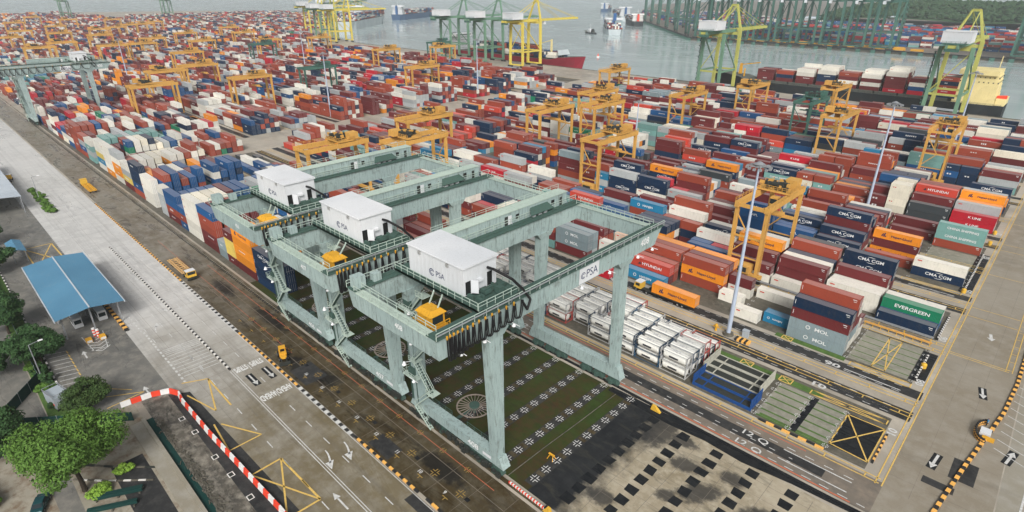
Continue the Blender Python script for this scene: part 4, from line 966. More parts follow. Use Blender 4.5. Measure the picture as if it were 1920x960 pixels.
    # girders with walkway and rails
    for sx in (-1, 1):
        g = MB(); x = sx * gx
        y0, y1 = -28.0, 28.6
        ta = 2.4 if sx > 0 else .3
        g.hexa([(x - .8, y0 + .5, 28.3), (x + .8, y0 + .5, 28.3), (x + .8, y1 - ta, 28.3), (x - .8, y1 - ta, 28.3), (x - .8, y0, 31.7), (x + .8, y0, 31.7), (x + .8, y1, 31.7), (x - .8, y1, 31.7)])
        for k in range(36): y = y0 + 2.0 + k * 1.5; g.box(x - .84, x + .84, y - .04, y + .04, 28.5, 31.6)
        gi = g.build('girder', 'sage', r)
        w_ = MB(); w_.box(x - sx * .0 - 1.15, x + 1.15, y0, y1, 31.72, 31.82); w_.box(x - .12, x + .12, y0 + .5, y1 - .5, 31.82, 32.0); w_.build('walkway', 'sage_dark', gi)
        rl = MB(); rl.rail((x + sx * 1.1, y0, 31.8), (x + sx * 1.1, y1, 31.8), 1.1, 2.2, .09); rl.build('railing', 'sage_pale', gi)
        pp = MB(); pp.tube((x + sx * 1.35, y0 + (0 if sx > 0 else 4), 32.7), (x + sx * 1.35, y1, 32.7), .09, n=6)
        for k in range(10): pp.beam((x + sx * .8, y0 + 3 + k * 5.6, 31.7), (x + sx * 1.35, y0 + 3 + k * 5.6, 32.7), .09)
        pp.build('cable_track', 'steel', gi)
        for y in (-24, -19.5, -13.5, 3, 11, 20, 25): obj('floodlight', bell_m, gi, (x + sx * 1.2, y, 28.2))
    for y in (-27.2, 27.2):
        e = MB(); e.box(-gx + .8, gx - .8, y - .55, y + .55, 28.5, 31.5); ti = e.build('end_tie', 'sage', r)
        MB().box(-gx + .9, gx - .9, y - .75, y + .75, 31.5, 31.58).rail((-gx + .8, y - .7, 31.58), (gx - .8, y - .7, 31.58), 1.1, 2.2, .08).rail((-gx + .8, y + .7, 31.58), (gx - .8, y + .7, 31.58), 1.1, 2.2, .08).build('walkway', 'sage_pale', ti)
        if y < 0: put_text(ti, num, 1.2, (2.0, y - .58, 30.1), (R(90), 0, 0), 'letter_white', 0.02, 1.0)
    # long electrical house beside the rear girder
    e = MB(); x0, x1 = -gx - 3.6, -gx - 1.2; e.box(x0, x1, -9, 25.5, 31.2, 34.3); eh = e.build('electrical_house', 'sage', r)
    ro = MB(); ro.box(x0 - .15, x1 + .15, -9.2, 25.7, 34.3, 34.42)
    for k in range(18): ro.box(x0 - .15, x1 + .15, -8.6 + k * 1.9, -8.5 + k * 1.9, 34.42, 34.47)
    ro.rail((x0 - .1, -9.2, 34.42), (x0 - .1, 25.7, 34.42), 1.0, 2.6, .07); ro.build('roof', 'sage_pale', eh)
    for (y, w_, z0, z1, nm) in ((7.2, .9, 31.4, 33.6, 'door'), (10.3, .9, 32.4, 33.4, 'window'), (21.0, 1.0, 32.6, 33.6, 'window'), (23.6, .8, 31.4, 33.6, 'door')):
        MB().box(x1, x1 + .04, y - w_ / 2, y + w_ / 2, z0, z1).build(nm, 'opening' if nm == 'window' else 'machine', eh)
    MB().box(x1, x1 + .1, 7.7, 8.6, 31.4, 33.6).build('door_leaf', 'white', eh)
    a = MB(); a.hexa([(x1, 14, 33.6), (x1 + 1.2, 13.0, 32.4), (x1 + 1.2, 20.0, 32.4), (x1, 19.2, 33.6), (x1, 14, 33.7), (x1 + 1.25, 12.9, 32.5), (x1 + 1.25, 20.1, 32.5), (x1, 19.2, 33.7)]); a.build('awning', 'sage_dark', eh)
    for y in (14.6, 16.3, 18.0): MB().box(x1, x1 + .75, y - .45, y + .45, 31.6, 32.4).build('cooling_unit', 'white', eh)
    # trolley: platform, white machinery house, cab
    ty = trol
    t = MB(); t.box(-gx - .3, gx + .3, ty - 4.0, ty + 4.4, 32.1, 32.5)
    for sy in (-3.6, 4.0): t.box(-gx - .2, gx + .2, ty + sy - .4, ty + sy + .4, 32.0, 33.0)
    for x in (-gx, gx):
        for y in (-3.4, 3.8): t.tube((x - .3, ty + y, 32.35), (x + .3, ty + y, 32.35), .45, n=10)
    tp = t.build('trolley', 'sage_dark', r)
    rl = MB(); rl.rail((-gx, ty - 4.0, 32.5), (gx, ty - 4.0, 32.5), 1.2, 1.6, .08).rail((gx + .2, ty - 4, 32.5), (gx + .2, ty + 4.2, 32.5), 1.2, 1.5, .08).rail((6.6, ty + 4.2, 32.5), (gx, ty + 4.2, 32.5), 1.2, 1.2, .08); rl.build('railing', 'sage_pale', tp)
    ms = MB()
    rr = random.Random(5)
    for k in range(14): ms.cbox((6.9 + rr.random() * 2.4, ty - 3 + rr.random() * 6.4, 32.9 + rr.random() * .4), (.3 + rr.random() * .8, .3 + rr.random(), .5 + rr.random() * .6))
    ms.build('winch_gear', 'sage_dark', tp)['kind'] = 'stuff'
    hs = MB(); hx0, hx1, hy0, hy1 = -6.9, 6.1, ty - 3.2, ty + 3.3
    hs.box(hx0, hx1, hy0, hy1, 33.0, 37.4)
    for k in range(14): x = hx0 + .6 + k * .95; hs.box(x - .02, x + .02, hy0 - .015, hy0, 33.05, 37.35)
    h = hs.build('machinery_house', 'white', r)
    MB().hexa([(hx0 - .25, hy0 - .25, 37.42), (hx1 + .25, hy0 - .25, 37.42), (hx1 + .25, hy1 + .25, 37.42), (hx0 - .25, hy1 + .25, 37.42), (hx0 - .25, hy0 - .2, 37.6), (hx1 + .25, hy0 - .2, 37.6), (hx1 + .25, hy1 + .2, 37.85), (hx0 - .25, hy1 + .2, 37.85)]).build('roof', 'white', h)
    for (y0, y1, z1) in ((hy0 + .3, hy0 + 1.3, 35.2), (hy0 + 4.6, hy0 + 5.6, 35.4)): MB().box(hx1, hx1 + .03, y0, y1, 33.1, z1).build('doorway', 'opening', h)
    MB().hexa([(hx1, hy0 + 1.35, 33.1), (hx1 + .9, hy0 + 2.0, 33.1), (hx1 + .9, hy0 + 2.06, 33.1), (hx1, hy0 + 1.41, 33.1), (hx1, hy0 + 1.35, 35.2), (hx1 + .9, hy0 + 2.0, 35.2), (hx1 + .9, hy0 + 2.06, 35.2), (hx1, hy0 + 1.41, 35.2)]).build('door_leaf', 'white', h)
    MB().box(hx1, hx1 + .5, hy0 + 2.6, hy0 + 3.5, 34.6, 35.0).build('vent_hood', 'white', h)
    for x in (-4.0, 2.6): MB().box(x - .25, x + .25, hy0 - .25, hy0, 36.7, 37.2).build('wall_light', 'rod', h)
    put_text(h, 'PSA', 1.35, (0.7, hy0 - .03, 34.5), (R(90), 0, 0), 'letter_navy', 0.0, 0.95); o = obj('emblem', ring_navy, h, (-1.25, hy0 + 1.215, 34.5))
    cx = 1.0; cb = MB(); cb.box(cx - 1.6, cx + 1.6, cab_y - 1.35, cab_y + 1.35, 26.90, 29.70); cabo = cb.build('operator_cab', 'cab', r)
    MB().hexa([(cx - 1.9, cab_y - 1.6, 29.60), (cx + 1.9, cab_y - 1.6, 29.60), (cx + 1.9, cab_y + 1.6, 29.60), (cx - 1.9, cab_y + 1.6, 29.60), (cx - 1.3, cab_y - .9, 30.30), (cx + 1.3, cab_y - .9, 30.30), (cx + 1.3, cab_y + .9, 30.30), (cx - 1.3, cab_y + .9, 30.30)]).build('roof', 'cab', cabo)
    MB().box(cx + 1.6, cx + 1.63, cab_y - 1.0, cab_y + 1.0, 27.90, 29.30).build('window', 'glass', cabo); MB().box(cx - 1.2, cx + 1.2, cab_y - 1.38, cab_y - 1.35, 28.10, 29.20).build('window', 'cab', cabo)
    MB().box(cx - 2.1, cx + 2.1, cab_y - 1.9, cab_y + 1.9, 27.05, 27.25).rail((cx - 2.1, cab_y - 1.9, 27.25), (cx + 2.1, cab_y - 1.9, 27.25), 1.1, .8, .09).rail((cx + 2.1, cab_y - 1.9, 27.25), (cx + 2.1, cab_y + 1.9, 27.25), 1.1, .8, .09).rail((cx - 2.1, cab_y - 1.9, 27.25), (cx - 2.1, cab_y + 1.9, 27.25), 1.1, .8, .09).build('balcony', 'cab', cabo)
    MB().beam((cx - 1.0, cab_y + .5, 30.10), (cx - 1.0, ty - 3.9, 32.2), .18).beam((cx + 1.0, cab_y + .5, 30.10), (cx + 1.0, ty - 3.9, 32.2), .18).build('cab_hanger', 'sage_pale', cabo)
    # festoon cable loops on the outside of the front girder
    fs = MB(); hk = MB(); xx = gx + 1.6; ys = -26.6; n = 13; step = (ty + 3.4 - ys) / n
    gaps = [0.62 + .11 * k for k in range(n)]; gs = sum(gaps); pos_ = [ys]
    for g_ in gaps: pos_.append(pos_[-1] + g_ / gs * (ty + 3.4 - ys))
    for k in range(n):
        a = pos_[k]; step = pos_[k + 1] - a; drop = 3.7 - .08 * k; pts = []
        for i in range(11):
            u = i / 10; pts.append((xx + .1 * math.sin(k), a + step * u, 31.9 - drop * (1 - (2 * u - 1) ** 4)))
        fs.path(pts, .11, 6); fs.path([(p[0] + .3, p[1] + .05, p[2] + .1) for p in pts], .09, 5); hk.cbox((xx, a, 31.95), (.2, .2, .55))
    fs.build('festoon_cable', 'black', r)['kind'] = 'stuff'; hk.build('festoon_carrier', 'cab', r)['kind'] = 'stuff'
    MB().path([(gx + 1.0, ty + 4.2, 33.2), (gx + .4, ty + 2.6, 35.2), (7.4, ty + 1.6, 36.2), (6.2, ty + 1.4, 36.2)], .22, 7).path([(gx + 1.0, ty + 4.2, 33.2), (gx + 1.5, ty + 5.4, 31.2), (gx + 1.6, ty + 4.6, 29.8), (gx + 1.6, ty + 3.4, 31.8)], .2, 7).build('cable_arch', 'black', r)
    # zig-zag stair up the landside frame with platforms
    sg = MB(); zz = [(9.0, 4.4), (4.2, 9.4), (8.6, 14.4), (4.2, 19.4), (8.6, 24.2), (5.0, 28.6)]
    yst = -ly + (0.2); sg2 = MB()
    sgx = -1
    for (xa, za), (xb, zb) in zip(zz[:-1], zz[1:]):
        for off in (-.45, .45): sg.beam((sgx * -1 * -xa, yst - 1.9 + off, za), (sgx * -1 * -xb, yst - 1.9 + off, zb), .1, .22); sg.beam((-xa, yst - 1.9 + off, za + 1.0), (-xb, yst - 1.9 + off, zb + 1.0), .07)
        n = 12
        for i in range(n): u = (i + .5) / n; sg2.cbox((-(xa + (xb - xa) * u), yst - 1.9, za + (zb - za) * u), (.28, .8, .06))
        sg.box(-xb - .9, -xb + .9, yst - 2.6, yst - .8, zb - .06, zb + .02); sg.rail((-xb - .9, yst - 2.6, zb), (-xb + .9, yst - 2.6, zb), 1.0, .9, .07)
    so = sg.build('stair', 'sage_pale', r); sg2.build('step', 'sage_dark', so)
    bs = MB(); bs.beam((-10.0, -ly - 1.6, 3.6), (-5.6, -ly - 1.6, .4), .12, .3); bs.beam((-10.0, -ly - 1.0, 3.6), (-5.6, -ly - 1.0, .4), .12, .3)
    for i in range(10): u = (i + .5) / 10; bs.cbox((-10 + 4.4 * u, -ly - 1.3, 3.6 - 3.2 * u), (.28, .6, .06))
    for d in (-1.6, -1.0): bs.beam((-10.0, -ly + d, 4.6), (-5.6, -ly + d, 1.4), .07)
    bs.build('access_stair', 'sage_pale', r)
    # cable reel lying beside the landside sill
    rl = MB()
    for rad in (3.4, 3.25):
        for i in range(32): a, b = 2 * math.pi * i / 32, 2 * math.pi * (i + 1) / 32; rl.beam((rad * math.cos(a), rad * math.sin(a), 0), (rad * math.cos(b), rad * math.sin(b), 0), .12)
    for i in range(24): a = 2 * math.pi * i / 24; rl.beam((.9 * math.cos(a), .9 * math.sin(a), 0), (3.35 * math.cos(a), 3.35 * math.sin(a), 0), .1)
    ro = rl.build('cable_reel', 'reel', r, (-3.8, -8.9, 1.6)); MB().tube((0, 0, -.3), (0, 0, .3), 1.0, n=14).tube((0, 0, -1.5), (0, 0, -.3), .35, n=8).build('hub', 'sage_dark', ro)
    MB().box(-4.1, -3.5, -ly + .8, -8.6, 1.1, 1.35).build('reel_arm', 'sage_dark', ro).location = (3.8, 8.9, -1.6)
    # number and sign on the front girder
    if full:
        put_text(r, num, 1.9, (gx + .86, 22.6, 30.1), (R(90), 0, R(90)), 'letter_white', 0.03, 1.0)
        sgn = MB().box(gx + .84, gx + .92, 2.6, 8.0, 28.5, 31.3).build('sign_board', 'white', r)
        put_text(sgn, 'PSA', 2.1, (gx + .93, 6.0, 29.9), (R(90), 0, R(90)), 'letter_navy', 0.0, 0.95)
        e = obj('emblem', ring_navy, sgn, (gx + .93 - 1.245 * 0, 3.6, 29.9)); e.rotation_euler = (0, 0, R(90)); e.location = (gx + .935 - 1.245, 3.6, 29.9)
    return r
M['reel'] = plain('rusty_reel_spokes', sr(150, 138, 128), 0.7, 0.1, 0.4)
def ringmesh():
    mb = MB()
    for (r0, r1, a0, a1) in ((.62, .48, 20, 330), (.36, .24, 40, 300)):
        n = 14
        for i in range(n):
            t, u = R(a0 + (a1 - a0) * i / n), R(a0 + (a1 - a0) * (i + 1) / n)
            mb.quad((r0 * math.cos(t), -1.245, r0 * math.sin(t)), (r0 * math.cos(u), -1.245, r0 * math.sin(u)), (r1 * math.cos(u), -1.245, r1 * math.sin(u)), (r1 * math.cos(t), -1.245, r1 * math.sin(t)))
    return mb.mesh('emblem', 'letter_navy')
ring_navy = ringmesh()
bridge_crane('408', (-62.5, 67, 0), 'sage-green bridge crane numbered 408, nearest the camera, white house on its trolley')
bridge_crane('407', (-90.0, 67, 0), 'sage-green bridge crane numbered 407, middle one of the three near cranes', -21.3, -15.2)
bridge_crane('406', (-117.2, 67, 0), 'sage-green bridge crane at the back of the three near cranes', -21.0, -15.4)
bridge_crane('405', (-446, 67, 0), 'sage-green bridge crane far along the rail at the left edge', 2.0, 15.0)

# ================================================================== YELLOW YARD GANTRIES
def yard_gantry(paintname='yellow'):
    P = paintname
    r = thing('yard_gantry', '', 'crane', (0, 0, 0), 0, 'rubber-tyred yard gantries'); hw, hy = 4.0, 11.9
    for sx in (-1, 1):
        for sy in (-1, 1):
            MB().taper((sx * hw, sy * hy, 2.4), (.8, .95), (sx * hw, sy * hy, 20.4), (.9, 1.15)).build('leg', P, r)
            for dx in (-1.0, 1.0):
                MB().tube((sx * hw + dx, sy * hy - .4, .8), (sx * hw + dx, sy * hy + .4, .8), .8, n=12).build('wheel', 'black', r)
        g = MB(); g.box(sx * hw - .6, sx * hw + .6, -12.9, 12.9, 20.4, 22.0)
        for k in range(9): y = -12 + k * 3; g.box(sx * hw - .64, sx * hw + .64, y - .05, y + .05, 20.5, 21.9)
        gi = g.build('girder', P, r)
        MB().rail((sx * (hw + .55), -12.8, 22), (sx * (hw + .55), 12.8, 22), 1.0, 2.1, .09).build('railing', P, gi)
    for sy in (-1, 1):
        s = MB(); s.box(-5.6, 5.6, sy * hy - .5, sy * hy + .5, 1.6, 2.6); so = s.build('sill_beam', P, r)
        b = MB(); b.beam((-hw, sy * hy, 12.4), (hw, sy * hy, 12.4), .4, .5); b.beam((-hw, sy * hy, 18.8), (hw * .1, sy * hy, 12.6), .28); b.beam((hw * .1, sy * hy, 12.2), (-hw, sy * hy, 7.2), .28); b.beam((-hw, sy * hy, 6.6), (hw, sy * hy, 6.6), .3); b.build('brace', P, r)
        b = MB(); b.box(-hw + .6, hw - .6, sy * 12.4 - .3, sy * 12.4 + .3, 20.7, 21.6); b.build('end_tie', P, r)
    pp = MB(); pp.box(-2.6, 2.6, -hy - 1.5, -hy + 1.3, 2.62, 4.9); pw = pp.build('power_unit', P, r); MB().box(-1.8, 1.8, -hy - 1.55, -hy - 1.5, 3.0, 4.4).build('louvre', 'machine', pw)
    ld = MB()
    for k in range(44): ld.beam((hw + .75, -hy - .25, 2.8 + k * .4), (hw + .75, -hy + .25, 2.8 + k * .4), .05)
    ld.beam((hw + .75, -hy - .28, 2.6), (hw + .75, -hy - .28, 21.2), .07); ld.beam((hw + .75, -hy + .28, 2.6), (hw + .75, -hy + .28, 21.2), .07); ld.build('ladder', P, r)
    ty = 3.5; t = MB(); t.box(-4.8, 4.8, ty - 3.2, ty + 3.2, 22.35, 22.8); t.rail((-4.8, ty - 3.2, 22.8), (4.8, ty - 3.2, 22.8), 1.2, 1.2, .1).rail((4.8, ty - 3.2, 22.8), (4.8, ty + 3.2, 22.8), 1.2, 1.2, .1).rail((-4.8, ty + 3.2, 22.8), (4.8, ty + 3.2, 22.8), 1.2, 1.2, .1)
    to = t.build('trolley', P, r); rr = random.Random(3)
    mc = MB()
    for k in range(16): mc.cbox((rr.uniform(-3.8, 3.8), ty + rr.uniform(-2.6, 2.6), 23.2 + rr.random()), (.5 + rr.random() * 1.2, .5 + rr.random() * 1.2, .5 + rr.random() * 1.2))
    mc.tube((-2.4, ty - .4, 23.8), (2.4, ty - .4, 23.8), .8, n=10); mc.build('hoist_machinery', 'machine', to)['kind'] = 'stuff'
    mc = MB()
    for k in range(10): mc.cbox((rr.uniform(-3.8, 3.8), ty + rr.uniform(-2.6, 2.6), 23.6 + rr.random() * 1.2), (.3 + rr.random() * 1.0, .3 + rr.random(), .4 + rr.random() * .9))
    mc.build('motor_cover', P, to)['kind'] = 'stuff'
    MB().box(1.2, 4.4, ty + 1.6, ty + 5.2, 22.9, 25.2).build('control_house', P, to)
    c = MB(); c.box(.2, 2.2, ty - 4.8, ty - 2.8, 19.2, 21.4); co = c.build('operator_cab', P, r); MB().box(.3, 2.1, ty - 4.84, ty - 4.8, 19.6, 21.0).build('window', 'glass', co); MB().box(2.2, 2.24, ty - 4.6, ty - 3.0, 19.6, 21.0).build('window', 'glass', co)
    sp = MB(); sp.box(-6, 6, ty - .9, ty - .5, 15.0, 15.35).box(-6, 6, ty + .5, ty + .9, 15.0, 15.35).box(-3, 3, ty - 1.1, ty + 1.1, 15.35, 16.0); s = sp.build('spreader', P, r)
    MB().beam((-1.5, ty, 16), (-1.5, ty, 22.3), .06).beam((1.5, ty, 16), (1.5, ty, 22.3), .06).build('hoist_rope', 'machine', s)
    return r
RT = [  # block, x of the side nearest the end road, what sets it apart
 (2, -50.5, 'nearest yellow yard gantry, standing over navy and maroon boxes beside the tall light mast'),
 (0, -190, 'yellow yard gantry just behind the rearmost green crane, over the empty concrete'),
 (1, -176, 'lower of the two yellow yard gantries right behind the middle green crane'),
 (2, -205, 'upper of the two yellow yard gantries right behind the middle green crane'),
 (3, -124, 'yellow yard gantry behind the front end of the nearest green crane'),
 (4, -178, 'yellow yard gantry in mid yard left of the tall pair'),
 (5, -167, 'front one of the tall yellow gantry pair in mid yard'),
 (6, -190, 'rear one of the tall yellow gantry pair in mid yard'),
 (9, -236, 'yellow yard gantry by the quay near the red-bowed ship'),
 (7, -150, 'yellow yard gantry in mid yard right of the tall pair'),
 (9, -138, 'yellow yard gantry in front of the bow of the black-hulled ship'),
 (10, -101, 'yellow yard gantry in front of the middle of the black-hulled ship'),
 (7, -74, 'yellow yard gantry beside the second light mast'),
 (7, -33, 'yellow yard gantry closest to the third light mast at right'),
 (2, -385, 'yellow yard gantry over low stacks just beyond the open aisle'),
 (0, -393, 'yellow yard gantry at the lane edge beside the left rail stack'),
 (1, -455, 'yellow yard gantry with dark power unit standing on the diagonal lane'),
 (2, -473, 'wide yellow yard gantry behind the one on the diagonal lane'),
 (3, -575, 'small yellow yard gantry at upper left above the wide one'),
 (2, -697, 'yellow yard gantry far left, front of a close pair'), (3, -700, 'yellow yard gantry far left, rear of a close pair'),
 (1, -770, 'yellow yard gantry just behind the far green bridge crane'), (0, -890, 'yellow yard gantry at the far left edge of the yard'),
 (8, -470, 'yellow yard gantry near the quay below the left quay cranes'), (6, -347, 'yellow yard gantry at the aisle end of the middle blocks'),
 (10, -455, 'yellow yard gantry under the sea-green quay cranes'), (7, -1070, None), (9, -890, None),
 (3, -860, None), (4, -760, None), (5, -690, None), (6, -820, None), (8, -780, None), (4, -980, None), (2, -930, None), (5, -1010, None), (1, -1010, None), (3, -1100, None), (6, -1060, None), (9, -640, None), (0, -720, None), (7, -650, None), (8, -1120, None), (2, -1250, None), (5, -1300, None), (1, -1380, None), (7, -1250, None), (4, -1450, None), (0, -1200, None)]
FORD = dict((i + 1, w_) for i, w_ in enumerate(ORD + ['fifteenth', 'sixteenth', 'seventeenth', 'eighteenth', 'nineteenth', 'twentieth', 'twenty-first', 'twenty-second', 'twenty-third', 'twenty-fourth']))
RT = [r_ for r_ in RT if r_[2]] + sorted([r_ for r_ in RT if not r_[2]], key=lambda q: q[1] ** 2 + BY[q[0]] ** 2)
g0 = yard_gantry(); first = True; farn = 0
for (k, x, lb) in RT:
    y = BY[k]; yc = y + 9.9 if blktype(k) == 2 else y + 5.0
    if lb is None: farn += 1; lb = 'distant yellow yard gantry, %s nearest of those lost in the hazy upper-left stacks' % FORD[farn]
    if first: g0.location = (x - 4, yc, 0); g0['label'] = lb; first = False
    else: dup(g0, (x - 4, yc, 0), (R(180) if (k * 7 + int(-x)) % 3 == 0 else 0) if k != 2 else 0, lb)
g1 = yard_gantry('darkgreen'); g1.location = (-100, BY[8] + 9.9, 0); g1['label'] = 'dark green yard gantry beside the yellow one in front of the black-hulled ship'
dup(g1, (-402, BY[4] + 9.9, 0), None, 'dark green yard gantry among stacks beyond the open aisle'); dup(g1, (-498, BY[11] + 5, 0), None, 'dark green yard gantry on the quay beside the sea-green cranes'); dup(g1, (-610, BY[6] + 9.9, 0), None, 'dark green yard gantry far off at upper left')

# ================================================================== QUAY CRANES
def quay_crane(P, name='quay_crane', boom=70, house='white', up=False, P2=None):
    P2 = P2 or P
    r = thing(name, '', 'crane', (0, 0, 0), 0, 'ship-to-shore quay cranes'); hx = 8.5; yl, yw = -26.0, 0.0; gz = 42.0
    for sx in (-1, 1):
        MB().taper((sx * hx, yl, 2.2), (1.8, 2.0), (sx * hx * .92, yl, gz), (2.0, 2.0)).build('leg', P2, r)
        MB().taper((sx * hx, yw, 2.2), (2.0, 2.2), (sx * hx * .92, yw, gz + 2), (2.1, 2.2)).build('leg', P, r)
        b = MB(); b.beam((sx * hx, yl, 15), (sx * hx, yw, 15), .9, 1.3); b.beam((sx * hx, yw, 15.5), (sx * hx * .93, yl, gz - 1), .7, .7); b.build('side_brace', P2, r)
        MB().taper((sx * hx * .92, yw, gz + 2), (1.6, 1.6), (sx * 2.0, yw + 2.0, 61), (1.2, 1.3)).build('apex_leg', P, r)
        b = MB(); b.beam((sx * 2.0, yw + 2, 60.6), (sx * 3.0, yl - 6, gz + 2.4), .5, .5); b.build('back_stay', P, r)
        b = MB()
        if not up: b.beam((sx * 1.8, yw + 2, 60.6), (sx * 2.0, yw + boom * .55, gz + 2), .28); (b.beam((sx * 1.8, yw + 2, 60.6), (sx * 2.0, yw + boom - 3, gz + 2), .28) if not up else b.beam((sx * 1.8, yw + 2, 60.6), (sx * 2.2, yw + 14, gz + boom * .8), .28)); b.build('fore_stay', P, r)
        for y in (yl, yw):
            g = MB(); g.box(sx * hx - 3.4, sx * hx + 3.4, y - .5, y + .5, .7, 1.7)
            for dx in (-2.6, -1, 1, 2.6): g.tube((sx * hx + dx, y - .3, .5), (sx * hx + dx, y + .3, .5), .5, n=8)
            g.build('bogie', 'machine', r)
        g = MB(); g.box(sx * 2.6 - .6, sx * 2.6 + .6, yl - 18, yw + 4, gz, gz + 2.0); g.build('girder', P2, r)
        g = MB()
        if up: g.beam((sx * 2.6, yw + 5, gz + 1), (sx * 2.6, yw + 16, gz + boom), 1.0, 1.7)
        else: g.box(sx * 2.6 - .5, sx * 2.6 + .5, yw + 4.4, yw + boom, gz + .2, gz + 1.9)
        for k in range(0 if up else int(boom / 6)): g.box(sx * 2.6 - .55, sx * 2.6 + .55, yw + 5 + k * 6, yw + 5.2 + k * 6, gz - .2, gz + 2.1)
        g.build('boom', P, r)
    for y in (yl, yw):
        b = MB(); b.box(-hx, hx, y - .55, y + .55, 2.0, 3.2); b.build('sill_beam', 'shed' if P2 != P else P, r); MB().beam((-hx, y, 15), (hx, y, 15), .8, 1.2).build('portal_beam', P, r); MB().beam((-hx * .92, y, gz - 1), (hx * .92, y, gz - 1), 1.2, 2.0).build('portal_beam', P, r)
        if y == yl: MB().beam((-hx, y, 15.5), (hx * .93, y, gz - 2), .5).build('portal_brace', P, r)
    MB().box(-2.6, 2.6, yw + 1.2, yw + 2.8, 60.2, 61.2).box(-2.2, 2.2, yw + 1.0, yw + 3.0, 61.2, 61.6).build('apex_beam', P, r)
    for k, y in enumerate((yl - 17, yw + (4 if up else boom - .6))): MB().box(-2.6, 2.6, y - .4, y + .4, gz + .2, gz + 1.8).build('end_tie', P, r)
    h = MB(); h.box(-7.0, 7.0, yl - 12.5, yl + 2, gz + 2.8, gz + 8.6); ho = h.build('machinery_house', house, r); MB().box(-7.2, 7.2, yl - 12.7, yl + 2.2, gz + 8.6, gz + 8.9).build('roof', house, ho)
    pf = MB(); pf.box(-5.4, 5.4, yl - 17.5, yl + 1, gz + 2.2, gz + 2.7); pf.rail((-5.4, yl - 17.5, gz + 2.7), (5.4, yl - 17.5, gz + 2.7), 1.2, 2, .12).rail((5.4, yl - 17.5, gz + 2.7), (5.4, yl + 1, gz + 2.7), 1.2, 2, .12)
    pf.cbox((0, yl - 16.5, gz - .8), (7, 2.5, 1.6)); pf.build('rear_platform', 'darkgreen' if P != 'darkgreen' else P, r)
    st = MB()
    for k in range(18): z = 3 + k * 2.0; d = 1 if k % 2 else -1; st.beam((-hx - 1.4, yl - 1.2 * d, z), (-hx - 1.4, yl + 1.2 * d, z + 2.0), .7, .12); st.box(-hx - 2.0, -hx - .6, yl - 1.6, yl + 1.6, z + 1.9, z + 2.0) if k % 2 else None
    st.build('stair_tower', 'darkgreen', r)
    c = MB(); c.box(-1.6, 1.6, yw + 9, yw + 13, gz - .6, gz - .1); c.box(1.0, 3.2, yw + 11, yw + 13.6, gz - 3.2, gz - .6); c.build('operator_cab', 'white', r)
    return r
qy = QY - 4.5
q0 = quay_crane('olive', boom=62, P2='sea_green'); q0.location = (-62, qy, 0); q0['label'] = 'yellow-green quay crane standing over the stern of the black-hulled ship'
dup(q0, (-212, qy, 0), None, 'yellow-green quay crane standing over the bow of the black-hulled ship')
q1 = quay_crane('brightyellow', boom=66); q1.location = (-418, qy + 3, 0); q1['label'] = 'bright yellow quay crane over the red-bowed ship'
dup(q1, (-960, qy + 70, 0), None, 'bright yellow quay crane at the far left quay')
q2 = quay_crane('sea_green', boom=62); q2.location = (-472, qy + 4, 0); q2['label'] = 'sea-green quay crane just left of the bright yellow one'
dup(q2, (-528, qy + 5, 0), None, 'sea-green quay crane left of its sea-green neighbour, over the ship stern')
dup(q1, (-800, qy + 22, 0), None, 'bright yellow quay crane in front of the far grey ship'); dup(q0, (-845, qy + 26, 0), None, 'yellow-green quay crane behind the yellow one at the far grey ship')
q3 = quay_crane('darkgreen', boom=60, up=True); q3['label'] = ''
fc = [(120, 853.5), (88, 855), (52, 856.5), (-95, 863), (-135, 865)] ; fc = []
qf = lambda x: 882 - 0.0433 * (x + 470) + 5.0
for i in range(9): x = -205 - i * 31; fc.append((x, qf(x), math.pi, 'dark green quay crane on the opposite shore, %s from the right in the row' % ORD[i]))
for i, x in enumerate((-30, -62, 4)): fc.append((x, qf(x), math.pi, 'dark green quay crane on the opposite shore below the wooded hill, %s of three' % ('middle', 'left', 'right')[i]))
d = Vector((-435, 503, 0)).normalized(); nn = Vector((d.y, -d.x, 0)); ang = math.atan2(d.y, d.x)
for i in range(6):
    p = Vector((-470, 882, 0)) + d * (60 + i * 92) + nn * 8; fc.append((p.x, p.y, ang, 'dark green quay crane along the far slanting quay, %s from the bend' % ORD[i]))
for i, (x, y, a, lb) in enumerate(fc):
    if i == 0: q3.location = (x, y, 0.4); q3.rotation_euler = (0, 0, a); q3['label'] = lb; q3.scale = (1.3, 1.3, 1.38)
    else: o = dup(q3, (x, y, 0.4), a, lb)
# far hazy quay cranes at upper left
for i, (x, y) in enumerate(((-1180, 700), (-1240, 780), (-1130, 640), (-1700, 520), (-1800, 330), (-1760, 150))):
    dup(q2, (x, y, 0), R(40) if i < 3 else R(90), ('far hazy quay crane beside the big grey ship, %s of three' % ORD[i]) if i < 3 else ('far hazy quay crane on the horizon at upper left, %s of three' % ORD[i - 3]))
